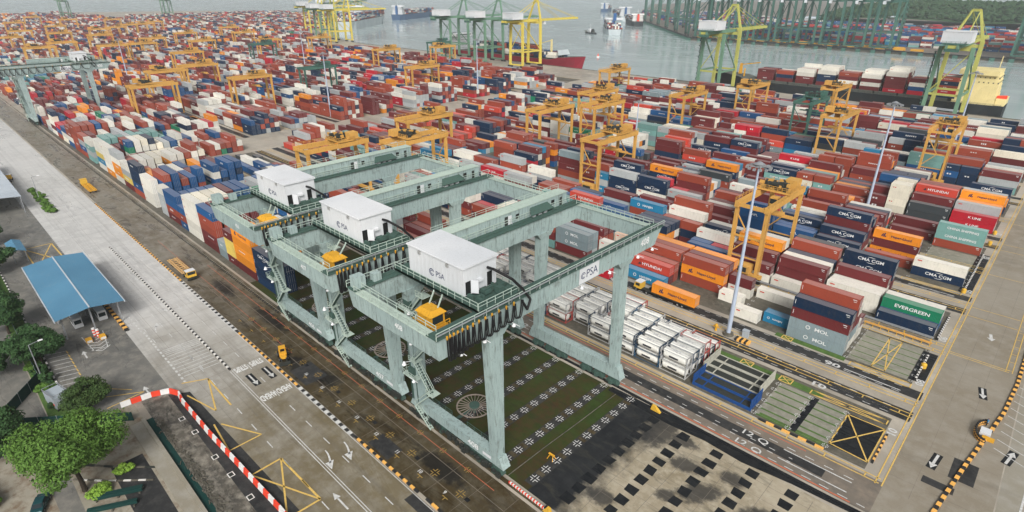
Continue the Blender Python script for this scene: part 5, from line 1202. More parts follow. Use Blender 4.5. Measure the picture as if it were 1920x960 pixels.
# ================================================================== SHIPS
def ship(name, label, loc, rz, L, B, D, hull, bowred=None, fc=3.0):
    """hull with bow at local +x, keel plan lofted from sections; returns root"""
    r = thing(name, label, 'ship', loc, rz)
    mb = MB(); n = 26; secs = []
    for i in range(n + 1):
        u = i / n; x = -L / 2 + L * u
        w = B / 2
        if u > 0.72: w *= max(0.02, math.cos((u - .72) / .28 * math.pi / 2) ** 0.62)
        if u < 0.1: w *= 0.72 + 0.28 * math.sin(u / 0.1 * math.pi / 2)
        wl = w * (1 if u < .7 else max(0.02, 1 - (u - .7) / .3 * 0.65)) * (0.86 if u < .06 else 1)
        dk = D + (fc * max(0, (u - .86) / .14) if u > .86 else 0) + (fc * .5 if u > .87 else 0)
        xo = (6.0 if L > 120 else 3.0) * max(0, (u - .8) / .2) ** 1.5
        secs.append([(x, -wl, -3), (x + xo * .3, -wl, 0), (x + xo, -w, dk), (x + xo, w, dk), (x + xo * .3, wl, 0), (x, wl, -3)])
    for s in secs: mb.v += s
    for i in range(n):
        for j in range(5):
            a = i * 6 + j; mb.f.append((a, a + 6, a + 7, a + 1)); mb.m.append(1 if j == 2 else 0)
    mb.f.append(tuple(range(5, -1, -1))); mb.m.append(0); k = n * 6; mb.f.append(tuple(k + i for i in range(6))); mb.m.append(0)
    mb.build('hull', [hull, 'deck'], r)
    return r
def superstructure(r, x0, x1, hw, z0, levels, mat, funnel, bridge_w, fmat='funnel_blue', edges=True):
    for k in range(levels):
        s = hw * (1 - (.05 if edges else .012) * k); z = z0 + 2.9 * k
        b = MB(); b.box(x0 + .3 * k, x1 - .3 * k, -s, s, z, z + 2.88); o = b.build('deck_house', mat, r)
        if not edges and k < levels - 2: continue
        w_ = MB(); n = int(2 * s / 2.2)
        for i in range(n): y = -s + 1.2 + i * 2.2; w_.box(x1 - .3 * k, x1 - .3 * k + .05, y - .35, y + .35, z + 1.2, z + 2.0); w_.box(x0 + .3 * k - .05, x0 + .3 * k, y - .35, y + .35, z + 1.2, z + 2.0)
        m = int((x1 - x0) / 2.4)
        for i in range(m): x = x0 + 1.2 + i * 2.4; w_.box(x - .3, x + .3, -s - .05, -s, z + 1.2, z + 1.9); w_.box(x - .3, x + .3, s, s + .05, z + 1.2, z + 1.9)
        w_.build('window', 'glass', o)
        if edges: MB().rail((x0, -s - .6, z + 2.88), (x1, -s - .6, z + 2.88), 1.0, 2.5, .1).box(x0, x1, -s - .8, s + .8, z + 2.86, z + 2.94).build('deck_edge', mat, o)
    z = z0 + 2.9 * levels; b = MB(); b.box(x0 + 2, x1, -bridge_w, bridge_w, z, z + 2.8); o = b.build('bridge', mat, r)
    MB().box(x1, x1 + .06, -bridge_w + 1, bridge_w - 1, z + 1.2, z + 2.2).build('window', 'glass', o)
    m = MB(); m.beam((x0 + 4, 0, z + 2.8), (x0 + 4, 0, z + 11), .35); m.beam((x0 + 4, -3, z + 7), (x0 + 4, 3, z + 7), .2); m.beam((x0 + 4, -2, z + 9), (x0 + 4, 2, z + 9), .2); m.build('mast', mat, r)
    if funnel: f = MB(); f.taper((x0 - 3.5, 0, z0), (5, 5), (x0 - 3.8, 0, z + 2), (4, 4)); f.build('funnel', fmat, r); MB().box(x0 - 5.2, x0 - 2.2, -1.2, 1.2, z + 2, z + 3.0).build('funnel_top', 'machine', r)
WL = -2.6
# black-hulled ship, bow at left
r = ship('container_ship', 'black-hulled container ship with cream superstructure moored at the near quay, right', (-130, QY + 16.5, WL), math.pi, 190, 26, 9.0, 'hull_black')
superstructure(r, -90, -68, 10.5, 9.0, 6, 'cream', False, 11.5, edges=False)
b = MB(); b.box(-95, -90.2, -9, 9, 9.0, 13); b.build('aft_house', 'cream', r); b = MB(); b.hexa([(-95, 3, 13), (-90, 3, 12.4), (-90, 6, 12.4), (-95, 6, 13), (-95, 3.4, 15), (-90, 3.4, 14.4), (-90, 5.6, 14.4), (-95, 5.6, 15)]); b.build('lifeboat', 'bar_red', r)
c = MB(); c.taper((78, 0, 12), (2.2, 2.2), (78, 0, 20), (1.6, 1.6)); c.beam((78, 0, 19), (62, 3, 22), .7); c.beam((72, 6, 11), (72, 6, 17), .8); c.build('deck_crane', 'cab', r)
h = MB()
for i in range(9): h.box(-66 + i * 14.6, -66 + i * 14.6 + 13.4, -11, 11, 9.0, 10.6)
h.build('hatch_cover', 'deck', r)
MB().rail((-94, -12.6, 9), (70, -12.6, 9), 1.1, 4, .12).rail((-94, 12.6, 9), (70, 12.6, 9), 1.1, 4, .12).build('railing', 'machine', r)
rs = random.Random(9)
patt = ['nmmb', 'bmmu', 'mwmm', 'wmmm', 'mmwm', 'bwmr', 'mmnw', 'nmbw']
decks = [('mmm', 0), ('mnb', 0), ('mmww', 1), ('mnnw', 1), ('mwmb', 0), ('mwmw', 1), ('rmmmw', 1), ('ruwm', 0), ('nrbnb', 0)]
for i, (cols, wh) in enumerate(decks):
    xr = -130 + (64.5 - (8 - i) * 14.6) ; xr = -178 + i * 14.6 + 0.6
    for j in range(8):
        cc = cols if j < 2 else ''.join(rs.choice('mmbbwwnr') for _ in range(len(cols) - (rs.random() < .3))) + ('w' if wh and rs.random() < .8 else '')
        extra(xr, QY + 16.5 - 10.6 + j * 2.62, WL + 10.7, cc)
# red-bowed ship
r = ship('container_ship', 'red-hulled container ship with its bow pointing right, moored under the quay cranes', (-480, QY + 24, WL), 0, 205, 28, 8.0, 'hull_red')
superstructure(r, -88, -74, 11, 8.0, 5, 'white', True, 13, 'hull_red')
b = MB(); b.hexa([(80, -9, 12.2), (81, -9, 12.2), (81, 9, 12.2), (80, 9, 12.2), (78.5, -8, 17), (79.2, -8, 17), (79.2, 8, 17), (78.5, 8, 17)]); b.build('breakwater', 'hull_grey', r)
MB().taper((60, 4, 8), (2, 2), (60, 4, 26), (1.4, 1.4)).beam((60, 4, 25), (40, 6, 20), .7).build('deck_crane', 'cream', r)
for i in range(9):
    for j in range(9):
        if rs.random() < .85: extra(-404 - i * 14.4, QY + 12.2 + j * 2.62, WL + 9.2, [rs.choice('nkkmbnuw') for _ in range(rs.randint(0, 2) if i < 2 else rs.randint(2, 4))])
# ship under way in the channel, stern towards the camera, and its tug
rzs = R(128)
r = ship('container_ship', 'loaded container ship sailing away mid channel, blue funnel above its stern', (-668, 955, WL), rzs, 180, 30, 9, 'hull_grey')
superstructure(r, -66, -54, 13, 9, 5, 'white', False, 15.5); MB().taper((-69, 0, 12), (6, 6), (-69, 0, 34), (5, 5)).build('funnel', 'funnel_blue', r)
st = MB(); MB().box(-88, -74, -13, 13, 8.8, 9.3).build('aft_deck', 'deck', r)
cx, sx_ = math.cos(rzs), math.sin(rzs)
crgo = MB()
def ship_cargo(root, x0, x1, hw, z, n, seed):
    rr = random.Random(seed); bl = {}
    i = x0
    while i < x1:
        y = -hw
        while y < hw:
            for t in range(n): bl.setdefault(rr.choice('mbuwgns'), MB()).box(i, i + 12.1, y, y + 2.44, z + t * 2.6, z + t * 2.6 + 2.55)
            y += 2.56
        i += 13.2
    for c_, mb in bl.items():
        o = mb.build('deck_cargo', plain('cargo_' + CNAME[c_], COL[c_], 0.6), root); o['kind'] = 'stuff'
ship_cargo(r, -87.5, -75, 12.8, 9.4, 5, 1); ship_cargo(r, -50, 60, 12.8, 9.4, 4, 2)
t = ship('tugboat', 'dark low tug beside the stern of the sailing container ship', (-664, 884, WL), R(160), 30, 9, 2.4, 'hull_black', fc=1.4); superstructure(t, -4, 4, 3, 2.4, 1, 'white', True, 2.6, 'machine')
# far ships
r = ship('container_ship', 'big pale-hulled container ship at the far left quay', (-1150, 735, WL), math.atan2(.75, -.66), 300, 40, 15, 'hull_grey'); ship_cargo(r, -120, 100, 18, 15.5, 5, 3); superstructure(r, -60, -46, 17, 15, 8, 'white', False, 19)
r = ship('container_ship', 'dark blue container ship beyond the bow of the big pale one', (-1330, 1010, WL), R(118), 240, 34, 13, 'hull_blue'); ship_cargo(r, -90, 80, 15, 13.5, 4, 4); superstructure(r, -110, -98, 14, 13, 6, 'white', True, 16)
r = ship('container_ship', 'dark ship with orange house moored at the far slanting quay', (-760, 1165, WL), math.atan2(.756, -.654), 150, 26, 10, 'hull_black'); superstructure(r, -66, -54, 11, 10, 4, 'bar_white', True, 13, 'bar_red'); ship_cargo(r, -48, 50, 11, 10.5, 3, 5)
r = ship('container_ship', 'blue-decked ship moored behind the dark one on the far quay', (-905, 1330, WL), math.atan2(.756, -.654), 190, 30, 11, 'hull_grey'); ship_cargo(r, -60, 70, 13, 11.5, 4, 6); superstructure(r, -84, -70, 13, 11, 6, 'white', True, 15)
r = ship('container_ship', 'small hazy ship farthest out in the channel', (-1230, 1720, WL), R(120), 160, 26, 10, 'hull_blue'); ship_cargo(r, -50, 60, 11, 10.5, 3, 7); superstructure(r, -70, -60, 11, 10, 5, 'white', True, 13)

# ================================================================== LIGHT MASTS
def light_mast(h=40):
    r = thing('light_mast', '', 'light mast', (0, 0, 0), 0, 'high light masts in the yard')
    m = MB(); m.tube((0, 0, .3), (0, 0, h), .52, .2, n=12); m.build('pole', 'mastgrey', r)
    b = MB(); b.tube((0, 0, 0), (0, 0, .5), 1.3, 1.15, n=14); b.tube((0, 0, .5), (0, 0, .62), .75, n=12); b.build('base', 'padconc', r)
    hd = MB(); hd.tube((0, 0, h - .6), (0, 0, h - .2), .9, n=12); hd.tube((0, 0, h), (0, 0, h + .5), 1.2, .3, n=12)
    for k in range(12):
        a = 2 * math.pi * k / 12; hd.beam((0, 0, h - .4), (2.2 * math.cos(a), 2.2 * math.sin(a), h - .4), .12)
    ho = hd.build('head_frame', 'steel', r)
    for k in range(12):
        a = 2 * math.pi * k / 12; l = MB(); l.cbox((2.3 * math.cos(a), 2.3 * math.sin(a), h - .7), (.5, .5, .4)); l.build('floodlight', 'steel', ho)
    return r
M['mastgrey'] = plain('pale_mast_paint', sr(176, 188, 206), 0.45, 0.1, 0.15)
ms = [((-43.9, 118.0, 0), 'tall pale light mast beside the tank containers, striped base', 41), ((-45.9, 234.7, 0), 'pale light mast in mid yard near the cream container stack', 38), ((-39.4, 348.6, 0), 'pale light mast at right in front of the black-hulled ship', 38),
      ((-153, 245, 0), 'light mast with white head in the middle of the yard', 24), ((-333, 182, 0), 'light mast at the corner of the open aisle', 38), ((-322, 296, 0), 'light mast in front of the sea-green quay cranes', 40), ((-520, 265, 0), 'slim far light mast left of the bright yellow crane', 38), ((-560, 132, 0), 'slim far light mast behind the far green bridge crane', 36)]
m0 = None
for (loc, lb, h) in ms:
    if m0 is None: m0 = light_mast(40); m0.location = loc; m0['label'] = lb; m = m0
    else: m = dup(m0, loc, None, lb)
    m.scale = (1, 1, h / 40)
bb = MB()
for k in range(6): bb.mat(k % 2); bb.box(-41.8 + k * .55, -41.8 + (k + 1) * .55, 116.6, 118.2, 0, .5)
tag(bb.build('barrier_block', ['kerb_black', 'kerb_yellow']), 'low yellow and black striped block beside the tall mast', 'barrier')
tag(MB().box(-41.2, -39.9, 119.2, 120.2, 0, 1.7).box(-41.3, -39.8, 119.1, 120.3, 1.7, 1.8).build('control_cabinet', 'shed'), 'small grey-blue cabinet beside the tall mast', 'cabinet')
h = thing('fire_hydrant', 'yellow hydrant post beside the tall mast base', 'hydrant', (-46.8, 117.6, 0)); MB().tube((0, 0, 0), (0, 0, 1.5), .3, .26, n=10).tube((0, 0, 1.5), (0, 0, 1.9), .45, .1, n=10).build('post', 'cab', h); MB().beam((-.7, 0, 1.1), (.7, 0, 1.1), .25).build('outlet', 'cab', h)

# ================================================================== VEHICLES
def wheel(par, x, y, rad=.5, w=.35):
    o = MB().tube((x, y - w / 2, rad), (x, y + w / 2, rad), rad, n=14).build('wheel', 'black', par); MB().tube((x, y - w / 2 - .02, rad), (x, y + w / 2 + .02, rad), rad * .5, n=10).build('rim', 'steel', o)
def prime_mover(label, loc, rz, load=None, frame='cab', group='yellow yard trucks'):
    r = thing('yard_truck', label, 'truck', loc, rz, group)
    ch = MB(); ch.box(-2.2, 2.6, -.5, .5, .55, .95); ch.box(2.0, 2.9, -1.2, 1.2, .45, 1.1); ch.build('chassis', 'machine', r)
    c = MB(); c.hexa([(.6, -1.2, .95), (2.8, -1.2, .95), (2.8, 1.2, .95), (.6, 1.2, .95), (.7, -1.15, 2.7), (2.4, -1.15, 2.7), (2.4, 1.15, 2.7), (.7, 1.15, 2.7)]); co = c.build('cab', 'cabyellow', r)
    MB().hexa([(2.62, -1.0, 1.75), (2.66, -1.0, 1.75), (2.66, 1.0, 1.75), (2.62, 1.0, 1.75), (2.47, -1.0, 2.5), (2.51, -1.0, 2.5), (2.51, 1.0, 2.5), (2.47, 1.0, 2.5)]).build('windscreen', 'glass', co)
    for sy in (-1, 1): MB().box(1.0, 2.2, sy * 1.19 - .02, sy * 1.19 + .02, 1.7, 2.45).build('side_window', 'glass', co)
    MB().box(.6, 2.5, -1.2, 1.2, 2.7, 2.78).build('cab_roof', 'cabyellow' if frame == 'cab' else 'white', co)
    for (x, ys) in ((2.0, (-1.0, 1.0)), (-1.2, (-1.0, 1.0))):
        for y in ys: wheel(r, x, y)
    t = MB(); 
    for sy in (-1, 1): t.box(-13.4, -1.0, sy * .7 - .16, sy * .7 + .16, 1.0, 1.4)
    for k in range(9): t.box(-13.2 + k * 1.5, -13.0 + k * 1.5, -1.2, 1.2, 1.02, 1.3)
    for sy in (-1, 1): t.box(-13.4, -1.0, sy * 1.25 - .12, sy * 1.25 + .12, 1.1, 1.35)
    t.build('trailer', frame, r)
    for x in (-11.6, -10.3):
        for y in (-.95, .95): wheel(r, x, y)
    return r
M['cabyellow'] = plain('yellow_truck_paint', sr(212, 168, 62), 0.4, 0, 0.2); M['trailer_rust'] = plain('rusty_trailer', sr(206, 168, 116), 0.7, 0.1, 0.4)
prime_mover('yellow yard truck with empty rusty trailer parked by the kerb', (-165.5, 40.9, 0.02), 0, None, 'trailer_rust')
prime_mover('yellow yard truck pulling an orange container past the tank block', (-69.4, 122.4, 0.03), math.pi, None, 'machine')
r = thing('shipping_container', 'orange container riding on the yard truck beside the cyan container', 'container', (-60.6, 122.4, 1.4), 0, 'shipping containers')
for (nm, me) in PM[2]: o = obj(nm, me, r); o.color = (*COL['o'], 1)
put_text(r, 'Hapag-Lloyd', 0.95, (1.2, -1.245, 1.3), (R(90), 0, 0), 'letter_navy', 0.02, 1.1); obj('emblem', block_m, r, (-3.4, 0, 1.35)).scale = (1.3, 1, 1.3)
r = thing('shipping_container', 'red short container on the ground ahead of the yellow cab', 'container', (-83.4, 122.6, 0.06), 0, 'shipping containers')
for (nm, me) in PM[1]: o = obj(nm, me, r); o.color = (*COL['r'], 1)
put_text(r, 'K LINE', 0.62, (0.2, -1.245, 1.3), (R(90), 0, 0), 'letter_white', 0.012, 1.2)
prime_mover('small yellow truck with a boom on its back stopped on the far apron', (-282, 41.2, 0.02), math.pi, None, 'cab')
prime_mover('yellow truck and trailer standing on the plaza at upper left', (-312, 20.5, 0.02), R(165), None, 'machine')
# yellow tractor by the black oil patch
t = thing('tractor', 'small yellow tractor beside the black oil patch on the apron', 'tractor', (-109.5, 41.0, 0.02), R(-20))
MB().box(-1.6, .6, -.75, .75, .7, 1.5).box(.6, 1.5, -.6, .6, .7, 1.3).build('body', 'cab', t); c = MB(); c.box(-1.2, .2, -.7, .7, 2.5, 2.62)
for x in (-1.1, .1):
    for y in (-.6, .6): c.beam((x, y, 1.5), (x, y, 2.5), .09)
c.build('canopy', 'cab', t); MB().box(-1.0, -.4, -.4, .4, 1.5, 1.9).build('seat', 'black', t)
for (x, y, q) in ((-.9, .95, .75), (-.9, -.95, .75), (1.1, .75, .5), (1.1, -.75, .5)): wheel(t, x, y, q, .4)
MB().beam((1.5, -.5, .9), (3.0, -.5, .5), .2).beam((1.5, .5, .9), (3.0, .5, .5), .2).box(2.8, 3.3, -1.1, 1.1, .15, .8).build('bucket', 'machine', t)
mb = MB(); pts = []
for k in range(30):
    a = 2 * math.pi * k / 30; rr = 1 + .18 * math.sin(3 * a) + .12 * math.sin(5 * a + 1); pts.append((-103.5 + 5.2 * rr * math.cos(a), 42.1 + 2.2 * rr * math.sin(a), .04))
pass
# parked car
def car(label, loc, rz):
    r = thing('parked_car', label, 'car', loc, rz)
    n = 9; xs = [-2.1, -2.0, -1.5, -.9, 0.0, .7, 1.3, 1.9, 2.1]; zt = [.75, .95, 1.0, 1.4, 1.45, 1.38, .98, .85, .6]; wt = [.7, .8, .82, .64, .62, .64, .8, .78, .66]
    b = MB()
    for x, z, w_ in zip(xs, zt, wt): b.v += [(x, -.86, .3), (x, -.88, .75), (x, -w_, z), (x, w_, z), (x, .88, .75), (x, .86, .3)]
    for i in range(n - 1):
        for j in range(5): a = i * 6 + j; b.f.append((a, a + 6, a + 7, a + 1)); b.m.append(0)
    b.f.append((5, 4, 3, 2, 1, 0)); b.m.append(0); k = (n - 1) * 6; b.f.append(tuple(k + i for i in range(6))); b.m.append(0); b.build('body', 'car', r)
    MB().hexa([(.75, -.6, 1.36), (1.3, -.74, .99), (1.3, .74, .99), (.75, .6, 1.36), (.77, -.58, 1.39), (1.33, -.72, 1.02), (1.33, .72, 1.02), (.77, .58, 1.39)]).build('windscreen', 'glass', r)
    MB().hexa([(-1.5, -.76, 1.02), (-.95, -.58, 1.39), (-.95, .58, 1.39), (-1.5, .76, 1.02), (-1.52, -.74, 1.05), (-.97, -.56, 1.42), (-.97, .56, 1.42), (-1.52, .74, 1.05)]).build('rear_window', 'glass', r)
    for sy in (-1, 1): MB().hexa([(-.85, sy * .68, 1.33), (.6, sy * .68, 1.33), (.9, sy * .83, 1.0), (-1.2, sy * .83, 1.0), (-.85, sy * .70, 1.34), (.6, sy * .70, 1.34), (.9, sy * .86, 1.0), (-1.2, sy * .86, 1.0)]).build('side_window', 'glass', r)
    for (x, y) in ((1.3, -.78), (1.3, .78), (-1.3, -.78), (-1.3, .78)): wheel(r, x, y, .33, .22)
    for y in (-.6, .6): MB().box(2.08, 2.14, y - .18, y + .18, .62, .75).build('headlight', 'white', r)
    return r
car('dark teal car parked by the kerb at the bottom left corner', (-98.6, -4.2, .03), R(-25))
# ================================================================== GATE CANOPY, SHEDS
r = thing('gate_canopy', 'large blue sheet roof over the gate lanes beside the road', 'canopy', (-170, 15.4, 0))
rf = MB(); rf.hexa([(-19.8, -6.8, 6.0), (19.6, -6.8, 6.0), (19.6, 0, 6.9), (-19.8, 0, 6.9), (-19.8, -6.8, 6.12), (19.6, -6.8, 6.12), (19.6, 0, 7.02), (-19.8, 0, 7.02)])
rf.hexa([(-19.8, 0, 6.9), (19.6, 0, 6.9), (19.6, 6.8, 6.0), (-19.8, 6.8, 6.0), (-19.8, 0, 7.02), (19.6, 0, 7.02), (19.6, 6.8, 6.12), (-19.8, 6.8, 6.12)])
ro = rf.build('roof', 'blueroof', r)
rb = MB()
for k in range(66): x = -19.6 + k * .6; rb.beam((x, -6.75, 6.14), (x, 0, 7.03), .05, .05); rb.beam((x, 0, 7.03), (x, 6.75, 6.14), .05, .05)
rb.build('seam', 'blueroof', ro); MB().beam((-19.8, 0, 7.06), (19.6, 0, 7.06), .3, .1).build('ridge_cap', 'greyroof', ro)
MB().box(-19.9, 19.7, -7.0, -6.82, 5.7, 6.2).box(-19.9, 19.7, 6.82, 7.0, 5.7, 6.2).build('gutter', 'greyroof', ro)
for x in (-16, -4, 8, 17.5):
    for y in (-5.6, 0, 5.6): MB().beam((x, y, 0), (x, y, 6.2), .3).build('post', 'steel', r)
for (y, i) in ((-2.5, 0), (2.5, 1)):
    b = thing('gate_booth', ('gate booth under the blue canopy, side away from the road', 'gate booth under the blue canopy, side towards the road')[i], 'booth', (-158, 15.4 + y, 0)); MB().box(-2, 2, -.9, .9, .2, 2.7).build('wall', 'white', b); MB().box(2.0, 2.04, -.7, .7, 1.2, 2.2).build('window', 'glass', b); MB().box(-1.5, 1.5, -.94, -.9, 1.2, 2.2).build('window', 'glass', b)
for k in range(2):
    b = thing('traffic_bollard', ('red and white striped bollard stack at the canopy end', 'second red and white striped bollard at the canopy end')[k], 'bollard', (-149.6 + k * 1.2, 14.6 + k * .5, 0)); m = MB()
    for j in range(6): m.mat(j % 2); m.tube((0, 0, j * .35), (0, 0, (j + 1) * .35), .34, n=10)
    m.build('post', ['bar_red', 'bar_white'], b)
for k, (x, y) in enumerate(((-147.6, 13.0), (-147.2, 15.6))):
    b = thing('crash_cushion', ('yellow crash block at the canopy end, left lane', 'yellow crash block at the canopy end, right lane')[k], 'barrier', (x, y, 0)); MB().box(-.8, .8, -.6, .6, 0, .8).build('block', 'cab', b); MB().box(.8, .86, -.5, .5, .15, .7).build('reflector', 'kerb_white', b)
def shed(name, label, x0, x1, y0, y1, h, mat):
    r = thing(name, label, 'shed', ((x0 + x1) / 2, (y0 + y1) / 2, 0)); a, b = (x1 - x0) / 2, (y1 - y0) / 2
    o = MB().hexa([(-a, -b, h), (a, -b, h), (a, 0, h + .8), (-a, 0, h + .8), (-a, -b, h + .12), (a, -b, h + .12), (a, 0, h + .92), (-a, 0, h + .92)]).hexa([(-a, 0, h + .8), (a, 0, h + .8), (a, b, h), (-a, b, h), (-a, 0, h + .92), (a, 0, h + .92), (a, b, h + .12), (-a, b, h + .12)]).build('roof', mat, r)
    s = MB()
    n = int((x1 - x0) / 2.5)
    for k in range(n + 1): x = -a + (x1 - x0) * k / n; s.beam((x, -b, h + .13), (x, 0, h + .93), .08); s.beam((x, 0, h + .93), (x, b, h + .13), .08)
    s.build('seam', mat, o)
    for x in np.linspace(-a + .4, a - .4, max(2, n // 2)):
        for y in (-b + .4, b - .4): MB().beam((x, y, 0), (x, y, h), .25).build('post', 'steel', r)
    return r
shed('shed', 'long grey sheet-roofed shed at the left edge above the blue canopy', -335, -262, 4.5, 19.0, 6.0, 'greyroof')
shed('shelter', 'small pale blue roofed shelter next to the blue canopy', -222, -211, 8.2, 12.0, 3.2, 'blueroof')
shed('shed', 'pale roofed shed at the far left edge of the yard', -760, -700, 15, 36, 9, 'sage_pale')
# road-side steel box on the verge
r = thing('equipment_cabin', 'pale grey steel cabin with frame roof on the verge by the round tree', 'cabin', (-126.0, 3.4, 0), R(12)); MB().box(-2.2, 2.2, -1.3, 1.3, .6, 3.0).build('body', 'shed', r)
MB().rail((-2.2, -1.3, 3.0), (2.2, -1.3, 3.0), .6, 1.1, .08).rail((-2.2, 1.3, 3.0), (2.2, 1.3, 3.0), .6, 1.1, .08).beam((-2.2, -1.3, 3.6), (-2.2, 1.3, 3.6), .08).beam((2.2, -1.3, 3.6), (2.2, 1.3, 3.6), .08).build('roof_frame', 'steel', r)
for x in (-2, 2):
    for y in (-1.1, 1.1): MB().beam((x, y, 0), (x, y, .6), .2).build('foot', 'machine', r)
put_text(r, '- - -', .7, (1.0, -1.32, 1.6), (R(90), 0, 0), 'letter_red', .02, 1.0, 'red_marks') if False else MB().box(.3, 1.9, -1.33, -1.3, 1.3, 1.7).build('red_panel', 'bar_red', r)
# street lamps
def street_lamp(label, loc, rz):
    r = thing('street_lamp', label, 'street lamp', loc, rz, 'street lamps'); MB().tube((0, 0, 0), (0, 0, 9), .13, .08, n=8).build('pole', 'steel', r); MB().beam((0, 0, 9), (0, 1.8, 9.3), .09).build('arm', 'steel', r); MB().box(-.15, .15, 1.6, 2.4, 9.2, 9.38).build('lamp_head', 'lamp', r); return r
street_lamp('slim street lamp on the verge beside the marked bays', (-137, 2.6, 0), 0); street_lamp('slim street lamp by the hedge at upper left', (-275, 24.8, 0), 0); street_lamp('slim street lamp at the far left verge', (-340, 20, 0), 0)
# fences
def fence(label, pts, h=2.2, mat='fence'):
    r = thing('mesh_fence', label, 'fence', (pts[0][0], pts[0][1], 0)); ox, oy = pts[0]
    for a, b in zip(pts[:-1], pts[1:]):
        a = Vector((a[0] - ox, a[1] - oy, 0)); b = Vector((b[0] - ox, b[1] - oy, 0)); n = max(1, int((b - a).length / 3)); d = (b - a).normalized(); nn = Vector((-d.y, d.x, 0)) * .03
        for i in range(n):
            p, q = a.lerp(b, i / n), a.lerp(b, (i + 1) / n); z0, z1 = Vector((0, 0, .05)), Vector((0, 0, h))
            MB().hexa([p - nn + z0, q - nn + z0, q + nn + z0, p + nn + z0, p - nn + z1, q - nn + z1, q + nn + z1, p + nn + z1]).build('panel', mat, r)
            MB().beam(p, p + Vector((0, 0, h + .15)), .1).build('post', 'steel', r)
    return r
fence('dark green screen fence running diagonally across the car park corner', [(-112, -16), (-126.5, -5.8), (-137.4, 2.2), (-160, 2.0), (-230, 2.0)], 2.4)
fence('dark green mesh fence along the bare ground behind the big tree', [(-128, -8), (-110.5, 12.0)], 2.0)
# red and white water barriers
bpts = [(-116.6, 11.4), (-115.9, 16.6), (-114.6, 19.6), (-112.4, 20.6), (-109.6, 20.3), (-96.6, 20.5), (-82.9, 21.1), (-71.2, 21.6), (-56, 22.0)]
def water_barrier(label, p, q, mat):
    c = (Vector(p) + Vector(q)) / 2; d = Vector(q) - Vector(p); L = d.length * .97
    r = thing('water_barrier', label, 'barrier', (c.x, c.y, 0.03), math.atan2(d.y, d.x), 'red and white road barriers')
    b = MB(); b.hexa([(-L / 2, -.34, 0), (L / 2, -.34, 0), (L / 2, .34, 0), (-L / 2, .34, 0), (-L / 2, -.22, .45), (L / 2, -.22, .45), (L / 2, .22, .45), (-L / 2, .22, .45)]); b.hexa([(-L / 2, -.22, .45), (L / 2, -.22, .45), (L / 2, .22, .45), (-L / 2, .22, .45), (-L / 2, -.13, 1.0), (L / 2, -.13, 1.0), (L / 2, .13, 1.0), (-L / 2, .13, 1.0)])
    o = b.build('body', mat, r); MB().tube((0, 0, 1.0), (0, 0, 1.06), .1, n=8).build('filler_cap', mat, o)
acc = []
for a, b in zip(bpts[:-1], bpts[1:]):
    a, b = Vector(a), Vector(b); n = max(1, int(round((b - a).length / 1.75)))
    for i in range(n): acc.append((a.lerp(b, i / n), a.lerp(b, (i + 1) / n)))
for i, (a, b) in enumerate(acc): water_barrier(f"{'red' if i % 2 else 'white'} plastic road barrier, number {word(i + 1)} along the line from the green fence", a, b, 'bar_red' if i % 2 else 'bar_white')
# red-white boom lying along the near end of the crane rail
m = MB()
for k in range(26): m.mat(k % 2); m.box(-49.2 + k * .3 - .0, -49.2 + (k + 1) * .3, 49.9, 50.2, .4, .75)
tag(m.build('rail_stop_bar', ['bar_red', 'bar_white']), 'red and white bar on the rail end in front of the nearest crane', 'bar')
r = thing('rail_stop', 'yellow buffer stop at the end of the landside crane rail', 'buffer', (-40.8, 50.05, 0)); MB().hexa([(-.9, -.35, .3), (.5, -.35, .3), (.5, .35, .3), (-.9, .35, .3), (-.2, -.3, 1.3), (.3, -.3, 1.3), (.3, .3, 1.3), (-.2, .3, 1.3)]).build('block', 'cabyellow', r); MB().box(-.6, -.25, -.3, .3, .9, 1.2).build('bumper', 'black', r)
r = thing('rail_stop', 'yellow buffer stop at the end of the seaside crane rail', 'buffer', (-41.6, 82.6, 0)); r.scale = (.75, .6, .7); MB().hexa([(-1.4, -.5, .0), (1.4, -.5, .0), (1.4, .5, .0), (-1.4, .5, .0), (-1.1, -.4, 1.6), (-.3, -.4, 1.6), (-.3, .4, 1.6), (-1.1, .4, 1.6)]).build('block', 'cabyellow', r); MB().box(-1.5, -1.1, -.3, .3, 1.0, 1.4).build('bumper', 'black', r)
r = thing('trestle', 'small orange trestle on the grass among the white crosses', 'trestle', (-47.9, 59.2, 0)); MB().beam((-.6, -.5, 0), (-.3, 0, .9), .1).beam((-.6, .5, 0), (-.3, 0, .9), .1).beam((.6, -.5, 0), (.3, 0, .9), .1).beam((.6, .5, 0), (.3, 0, .9), .1).build('leg', 'cab', r); MB().box(-.6, .6, -.15, .15, .85, 1.05).build('top_bar', 'cab', r)
# pipe across the grass
mb = MB(); mb.path([(-50.6, 49.2 + 2, .12), (-50.5, 60, .12), (-50.2, 70, .12), (-50.0, 81.3, .12)], .09, 6)
tag(mb.build('hose', 'padconc'), 'thin pale hose lying straight across the grass pad', 'hose')
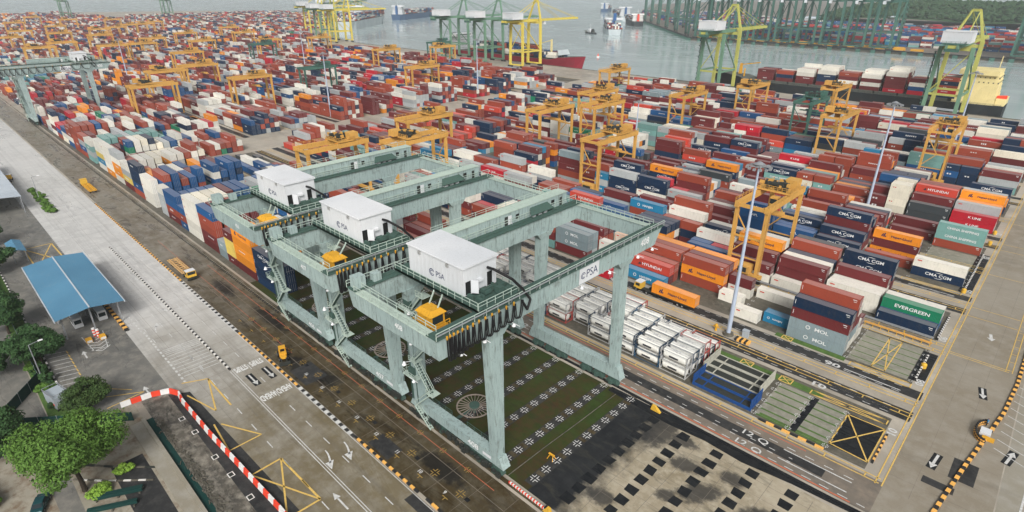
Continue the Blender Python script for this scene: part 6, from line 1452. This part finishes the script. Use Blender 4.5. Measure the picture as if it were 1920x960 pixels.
# yellow-black guard arc and the worker on the end road
r = thing('guard_barrier', 'curved yellow and black post barrier at the kerb of the end road', 'barrier', (3.7, 117.5, 0))
for k in range(15):
    a = R(265 - k * 11.5); x, y = 1.3 + 1.7 * math.cos(a), 1.4 + 3.4 * math.sin(a); m = MB()
    for j in range(4): m.mat(j % 2); m.tube((x, y, j * .27), (x, y, (j + 1) * .27), .2, n=8)
    m.build('post', ['kerb_yellow', 'kerb_black'], r)
MB().box(.3, 1.9, .4, 2.4, .05, .7).build('white_block', 'white', r); MB().box(.8, 2.6, -.8, .1, .05, .5).build('yellow_block', 'cab', r)
def person(label, loc, rz):
    me = bpy.data.meshes.new('person')
    v = [(0, 0, .95), (0, 0, 1.2), (0, 0, 1.42), (0, .0, 1.52), (.02, 0, 1.66), (0, .19, 1.40), (.04, .27, 1.12), (.16, .24, .88), (0, -.19, 1.40), (-.02, -.27, 1.12), (.08, -.27, .86), (0, .1, .9), (.1, .11, .5), (.02, .11, .09), (.2, .12, .04), (0, -.1, .9), (-.06, -.11, .5), (-.16, -.11, .09), (.02, -.12, .04), (.02, 0, 1.76)]
    e = [(0, 1), (1, 2), (2, 3), (3, 4), (4, 19), (2, 5), (5, 6), (6, 7), (2, 8), (8, 9), (9, 10), (0, 11), (11, 12), (12, 13), (13, 14), (0, 15), (15, 16), (16, 17), (17, 18)]
    me.from_pydata(v, e, []); o = obj('person', me, None, loc, rz)
    o.modifiers.new('skin', 'SKIN'); s = o.modifiers.new('sub', 'SUBSURF'); s.levels = s.render_levels = 1
    rad = [.15, .15, .14, .06, .1, .08, .055, .045, .08, .055, .045, .1, .075, .05, .04, .1, .075, .05, .04, .08]
    for i, q in enumerate(rad): me.skin_vertices[0].data[i].radius = (q, q)
    me.skin_vertices[0].data[0].use_root = True
    m, t, b = newmat('worker_clothes'); tc = nd(t, 'ShaderNodeTexCoord'); sx = nd(t, 'ShaderNodeSeparateXYZ'); t.links.new(tc.outputs['Object'], sx.inputs[0])
    c = mixc(t, math_(t, 'GREATER_THAN', sx.outputs[2], .95), (.02, .02, .025), sr(72, 152, 206)); c = mixc(t, math_(t, 'GREATER_THAN', sx.outputs[2], 1.5), c, sr(140, 98, 78)); c = mixc(t, math_(t, 'GREATER_THAN', sx.outputs[2], 1.72), c, (.02, .016, .014))
    t.links.new(c, b.inputs['Base Color']); b.inputs['Roughness'].default_value = .8; me.materials.append(m)
    return tag(o, label, 'person')
person('person in blue shirt and dark trousers standing by the curved yellow barrier', (4.6, 121.6, 0.02), R(200))
# yellow guard posts near the pads, hanging railings in the lanes
for k, (x, y) in enumerate(((-8.0, 134.5), (-8.2, 181.0), (-8.4, 236.5), (-8.2, 224.8))):
    b = thing('guard_post', 'short yellow guard post at the %s pad end from the tank block' % ORD[k], 'post', (x, y, 0), 0, 'yellow guard posts'); MB().tube((0, 0, 0), (0, 0, 1.0), .55, n=12).build('post', 'cabyellow', b); MB().tube((0, 0, 1.0), (0, 0, 1.25), .55, .25, n=12).build('cap', 'cabyellow', b)
def trailer_rail(label, x0, x1, y, mat='steel', z=1.2):
    r = thing('guide_rail', label, 'guide rail', ((x0 + x1) / 2, y, 0)); a = (x1 - x0) / 2
    MB().box(-a, a, -.3, -.2, z, z + .25).box(-a, a, .2, .3, z, z + .25).box(-a, a, -.2, .2, z + .06, z + .1).build('beam', mat, r)
    for k in range(9): MB().beam((-a + .3 + k * (2 * a - .6) / 8, 0, 0), (-a + .3 + k * (2 * a - .6) / 8, 0, z), .16).build('post', 'cabyellow', r)
trailer_rail('long pale guide rail between the near stacks and the green container', -52, -8.8, 147.0); trailer_rail('yellow guide rail in front of the blue container at the block end', -22.5, -8.6, 145.2, 'yellow', .7)
trailer_rail('long pale guide rail behind the grey-topped stacks in mid yard', -130, -62, 146.8)
# green benches / troughs on the bare ground
for k, (x, y) in enumerate(((-92.5, 5.0), (-90.2, 3.6))):
    b = thing('trough', ('upper dark green trough on the bare ground', 'lower dark green trough on the bare ground')[k], 'trough', (x, y, 0), R(62)); MB().box(-3.4, 3.4, -.45 + .15 * k, .45 - .15 * k, .25, .85).build('body', 'fence', b)
    for xx in (-3.0, 0, 3.0): MB().box(xx - .12, xx + .12, -.7, .7, 0, .25).build('foot', 'padconc', b)
for k, (a, b_) in enumerate((((-101.5, -1.0), (-84.5, 9.5)), ((-95.5, -1.0), (-80.0, 8.2)))): pass
kerb('kerb', [(-101.5, .6), (-97, 4.6), (-92, 9.8)], ['padconc', 'kerb_white'], 1.2, .25, .2)
kerb('kerb', [(-112.5, -4.5), (-100, 6), (-93.5, 12.2)], ['padconc', 'machine'], 1.6, .3, .2)
sq = MB(); sqw = MB()
for (x, y) in ((-104.5, 18.4), (-99.0, 18.8), (-90.0, 18.9), (-84.0, 19.2), (-77.0, 19.4)): rect(sq, x - .45, x + .45, y - .35, y + .35, .055); rect(sqw, x - .6, x + .6, y - .5, y + .5, .045)
struct('manholes', sq, 'machine'); struct('manhole_frames', sqw, 'kerb_white')
mc = MB()
for k in range(420): rr = random.Random(k); x = -108 + rr.random() * 60; y = 15.3 + rr.gauss(0, .35); a = rr.gauss(0, .35); l = rr.uniform(.15, 1.4); mc.beam((x, y, .08), (x + l * math.cos(a), y + l * math.sin(a), .08 + rr.random() * .15), .06 + .16 * rr.random())
o = mc.build('rubble', 'padconc'); o['kind'] = 'stuff'; o['label'] = 'strip of rubble and pipes along the channel wall'; o['category'] = 'rubble'

# ================================================================== TREES
def tree(name, label, loc, h, rad, mat, trunk_h, leaves=5200, clumps=46, seed=1, flat=0.55, cat='tree', ls=.34):
    rr = random.Random(seed); r = thing(name, label, cat, loc)
    tk = MB(); top = Vector((rr.uniform(-.4, .4), rr.uniform(-.4, .4), trunk_h + (h - trunk_h) * .45))
    if trunk_h > .6:
        p0 = Vector((0, 0, 0)); n = 5; pr = p0; r0 = h * .028
        for i in range(1, n + 1): q = p0.lerp(top, i / n) + Vector((rr.uniform(-.12, .12), rr.uniform(-.12, .12), 0)); tk.tube(pr, q, r0 * (1 - .13 * (i - 1)), r0 * (1 - .13 * i), n=8, cap=False); pr = q
    cc = Vector((0, 0, trunk_h + (h - trunk_h) * .5)); hz = (h - trunk_h) * .5
    cl = []
    for k in range(clumps):
        while True:
            u = Vector((rr.uniform(-1, 1), rr.uniform(-1, 1), rr.uniform(-1, 1)))
            if .25 < u.length < 1: break
        az = math.atan2(u.y, u.x); u = u.normalized() * (u.length ** .4) * .82 * (.86 + .2 * math.sin(az * 3 + seed) + .12 * math.sin(az * 5 + u.z * 4 + seed * 2))
        c = cc + Vector((u.x * rad, u.y * rad, u.z * hz)); cl.append((c, rad * rr.uniform(.13, .32)))
        if trunk_h > .6 and k < 12: b0 = Vector((0, 0, trunk_h * rr.uniform(.75, 1.1))); m_ = b0.lerp(c, .5) + Vector((0, 0, .4)); tk.tube(b0, m_, h * .011, h * .008, n=6, cap=False); tk.tube(m_, c, h * .008, h * .003, n=5, cap=False)
    if tk.v: tk.build('trunk', 'bark', r)
    lf = MB(); tot = sum(q ** 2 for _, q in cl)
    for (c, q) in cl:
        n = int(leaves * q * q / tot)
        for _ in range(n):
            d = Vector((rr.gauss(0, 1), rr.gauss(0, 1), rr.gauss(0, 1))).normalized(); p = c + Vector((d.x, d.y, d.z * flat * 1.3)) * q * (.75 + .35 * rr.random())
            nrm = (d + Vector((rr.uniform(-.7, .7), rr.uniform(-.7, .7), rr.uniform(-.2, .9)))).normalized(); a = nrm.orthogonal().normalized(); a = (a * math.cos(rr.random() * 6) + nrm.cross(a) * math.sin(rr.random() * 6)).normalized(); b = nrm.cross(a)
            s = ls * rr.uniform(.6, 1.3); lf.quad(p - a * s, p - b * s * .55, p + a * s, p + b * s * .55)
    lf.build('crown', mat, r)
    return r
tree('broadleaf_tree', 'big bright green tree in the bottom left corner with a bare lower trunk', (-97.5, 1.4, 0), 14.5, 8.0, 'leaf', 5.0, 30000, 110, 3, ls=.23)
tree('round_tree', 'small round dark reddish-green tree beside the grey cabin', (-120.6, 7.2, 0), 6.6, 4.3, 'leaf_red', .8, 14000, 70, 4, ls=.2)
tree('dark_tree', 'dark green tree in front of the lower corner of the blue canopy', (-144.5, 3.6, 0), 9.5, 5.4, 'leaf_dark', 2.5, 15000, 85, 5, ls=.26)
tree('dark_tree', 'dark green tree at the left edge beside the middle of the blue canopy', (-165, 0.8, 0), 10.5, 5.4, 'leaf_dark', 3.0, 14000, 85, 6, ls=.27)
tree('dark_tree', 'dark green tree at the left edge below the canopy-side trees', (-146, -4.0, 0), 8.0, 4.2, 'leaf_dark', 2.0, 9000, 60, 7, ls=.26)
tree('dark_tree', 'dark green tree partly hidden behind the big bright tree', (-116.5, -7.5, 0), 9.0, 5.6, 'leaf_dark', 2.0, 14000, 70, 8, ls=.26)
tree('dark_tree', 'dark tree at the left edge next to the small pale shelter', (-206, 3.5, 0), 9.0, 5.0, 'leaf_dark', 2.5, 6000, 50, 9)
tree('dark_tree', 'dark tree at the left edge under the grey shed', (-232, 4.2, 0), 9.0, 5.2, 'leaf_dark', 2.5, 6000, 50, 10)
tree('shrub', 'bright shrub at the left edge of the bottom corner', (-104.5, -11.0, 0), 3.0, 3.2, 'leaf', .2, 4000, 30, 11, cat='shrub', ls=.22)
tree('shrub', 'lime green clipped shrub nearest the big tree trunk', (-94.8, 3.0, 0), 1.5, 2.2, 'leaf_lime', .1, 3500, 34, 12, cat='shrub', ls=.16)
tree('shrub', 'lime green clipped shrub beside the dry patch', (-97.6, 7.2, 0), 1.3, 1.9, 'leaf_lime', .1, 3000, 30, 13, cat='shrub', ls=.16)
for k in range(7): tree('hedge_shrub', 'low hedge shrub on the lane divider at upper left, %s from the shed end' % ORD[k], (-289 + k * 5.6, 25.2, 0), 1.5, 2.0, 'leaf', .1, 1100, 14, 20 + k, cat='shrub', ls=.4)
for k in range(9): tree('verge_shrub', 'verge shrub between the fence and the marked bays, %s from the canopy' % ORD[k], (-156 + k * 3.8 + (k % 2) * .6, 2.2 + .5 * (k % 3), 0), 1.6 + .5 * (k % 3), 1.8, 'leaf' if k % 3 == 0 else 'leaf_dark', .1, 1300, 16, 40 + k, cat='shrub', ls=.24)
# wooded hill behind the opposite shore
def hill_h(x, y):
    u = (x + 40) / 330.0; v = (y - 1430) / 190.0
    return max(0.0, 62 * math.exp(-u * u * .9 - v * v) + 40 * math.exp(-((x - 260) / 220) ** 2 - ((y - 1330) / 160) ** 2) + 16 * math.sin(x * .013) * math.exp(-v * v * .6) * math.exp(-u * u * .4)) + 0.5
hm = MB(); nx, ny = 70, 44; X = np.linspace(-520, 640, nx); Y = np.linspace(1262, 1700, ny)
for y in Y:
    for x in X: hm.v.append((x, y, hill_h(x, y)))
for j in range(ny - 1):
    for i in range(nx - 1): a = j * nx + i; hm.f.append((a, a + 1, a + nx + 1, a + nx)); hm.m.append(0)
struct('hill', hm, 'leaf_far')
rr = random.Random(77); fv, ff = [], []
ico = [(0, 0, 1), (.89, 0, .45), (.28, .85, .45), (-.72, .53, .45), (-.72, -.53, .45), (.28, -.85, .45), (.72, .53, -.3), (-.28, .85, -.3), (-.89, 0, -.3), (-.28, -.85, -.3), (.72, -.53, -.3)]
icf = [(0, 1, 2), (0, 2, 3), (0, 3, 4), (0, 4, 5), (0, 5, 1), (1, 6, 2), (2, 7, 3), (3, 8, 4), (4, 9, 5), (5, 10, 1), (6, 7, 2), (7, 8, 3), (8, 9, 4), (9, 10, 5), (10, 6, 1)]
for _ in range(9000):
    x, y = rr.uniform(-420, 620), rr.uniform(1270, 1620); h0 = hill_h(x, y)
    if h0 < 5 + 6 * rr.random(): continue
    s = rr.uniform(2.2, 5.5); k = len(fv)
    for (a, b, c) in ico: j = rr.uniform(.7, 1.25); fv.append((x + a * s * j, y + b * s * j, h0 + s * .5 + c * s * .9 * j))
    ff += [tuple(k + i for i in f) for f in icf]
me = bpy.data.meshes.new('forest'); me.from_pydata(fv, [], ff); me.materials.append(M['leaf_far']); o = obj('forest', me); o['kind'] = 'stuff'; o['label'] = 'dense green forest on the hill beyond the opposite shore'; o['category'] = 'forest'
# pale buildings and low trees behind the far yard
for k, (x, y, w_, d_, h_, lb) in enumerate(((-255, 1262, 60, 24, 9, 'long white roofed building in front of the wooded hill'), (-290, 1275, 14, 14, 22, 'white tower-like building at the left end of the long roof'), (-20, 1250, 70, 26, 8, 'low white warehouse at the foot of the hill, right'), (-420, 1300, 50, 30, 16, 'pale block behind the far blue stacks, left'))):
    b = thing('far_building', lb, 'building', (x, y, .4)); MB().box(-w_ / 2, w_ / 2, -d_ / 2, d_ / 2, 0, h_).build('wall', 'white', b); MB().hexa([(-w_ / 2 - .5, -d_ / 2 - .5, h_), (w_ / 2 + .5, -d_ / 2 - .5, h_), (w_ / 2 + .5, d_ / 2 + .5, h_), (-w_ / 2 - .5, d_ / 2 + .5, h_), (-w_ / 2, -2, h_ + 3), (w_ / 2, -2, h_ + 3), (w_ / 2, 2, h_ + 3), (-w_ / 2, 2, h_ + 3)]).build('roof', 'greyroof', b)
    for i in range(int(w_ / 6)): MB().box(-w_ / 2 + 2 + i * 6, -w_ / 2 + 5 + i * 6, -d_ / 2 - .1, -d_ / 2, h_ * .45, h_ * .75).build('window', 'glass', b)
# row of yellow hatch covers laid out along the opposite quay
for i in range(16):
    x = -165 - i * 19.5; y = 882 - 0.0433 * (x + 470) + 12; c = thing('hatch_cover', 'ochre steel hatch cover on the opposite quay, %s from the right' % (word(i + 1) if i > 13 else ORD[i]), 'hatch cover', (x, y, 1.6)); MB().box(-6.5, 6.5, -3, 3, 0, 2.2).build('panel', 'cab', c)
    if i % 2: MB().box(-5.5, 5.5, -2.4, 2.4, 2.2, 3.4).build('upper_panel', 'cab', c)
    MB().box(-6.0, -5.0, -3.0, 3.0, -1.2, 0).box(5.0, 6.0, -3.0, 3.0, -1.2, 0).build('support', 'machine', c)
# harbour buoy
b = thing('buoy', 'small pale buoy floating off the red-bowed ship', 'buoy', (-430, 590, -2.6)); MB().tube((0, 0, -.4), (0, 0, 1.2), 2.0, 1.7, n=12).build('float', 'bar_white', b); MB().tube((0, 0, 1.2), (0, 0, 4.2), .9, .3, n=8).build('tower', 'bar_red', b)

finish_stuff()
# ================================================================== HAZE
hz = MB(); hz.box(-12500, 6500, -6500, 12500, -9, 152); ho = hz.build('haze', [])
ho.data.materials.clear(); m = bpy.data.materials.new('haze_air'); m.use_nodes = True; t = m.node_tree; t.nodes.clear()
pv = t.nodes.new('ShaderNodeVolumePrincipled'); mo = t.nodes.new('ShaderNodeOutputMaterial'); t.links.new(pv.outputs[0], mo.inputs['Volume'])
pv.inputs['Color'].default_value = (0.90, 0.97, 1.0, 1); pv.inputs['Density'].default_value = 0.00014; pv.inputs['Anisotropy'].default_value = 0.2
ho.data.materials.append(m); ho['kind'] = 'stuff'; ho['label'] = 'thin pale haze over the harbour'; ho['category'] = 'haze'
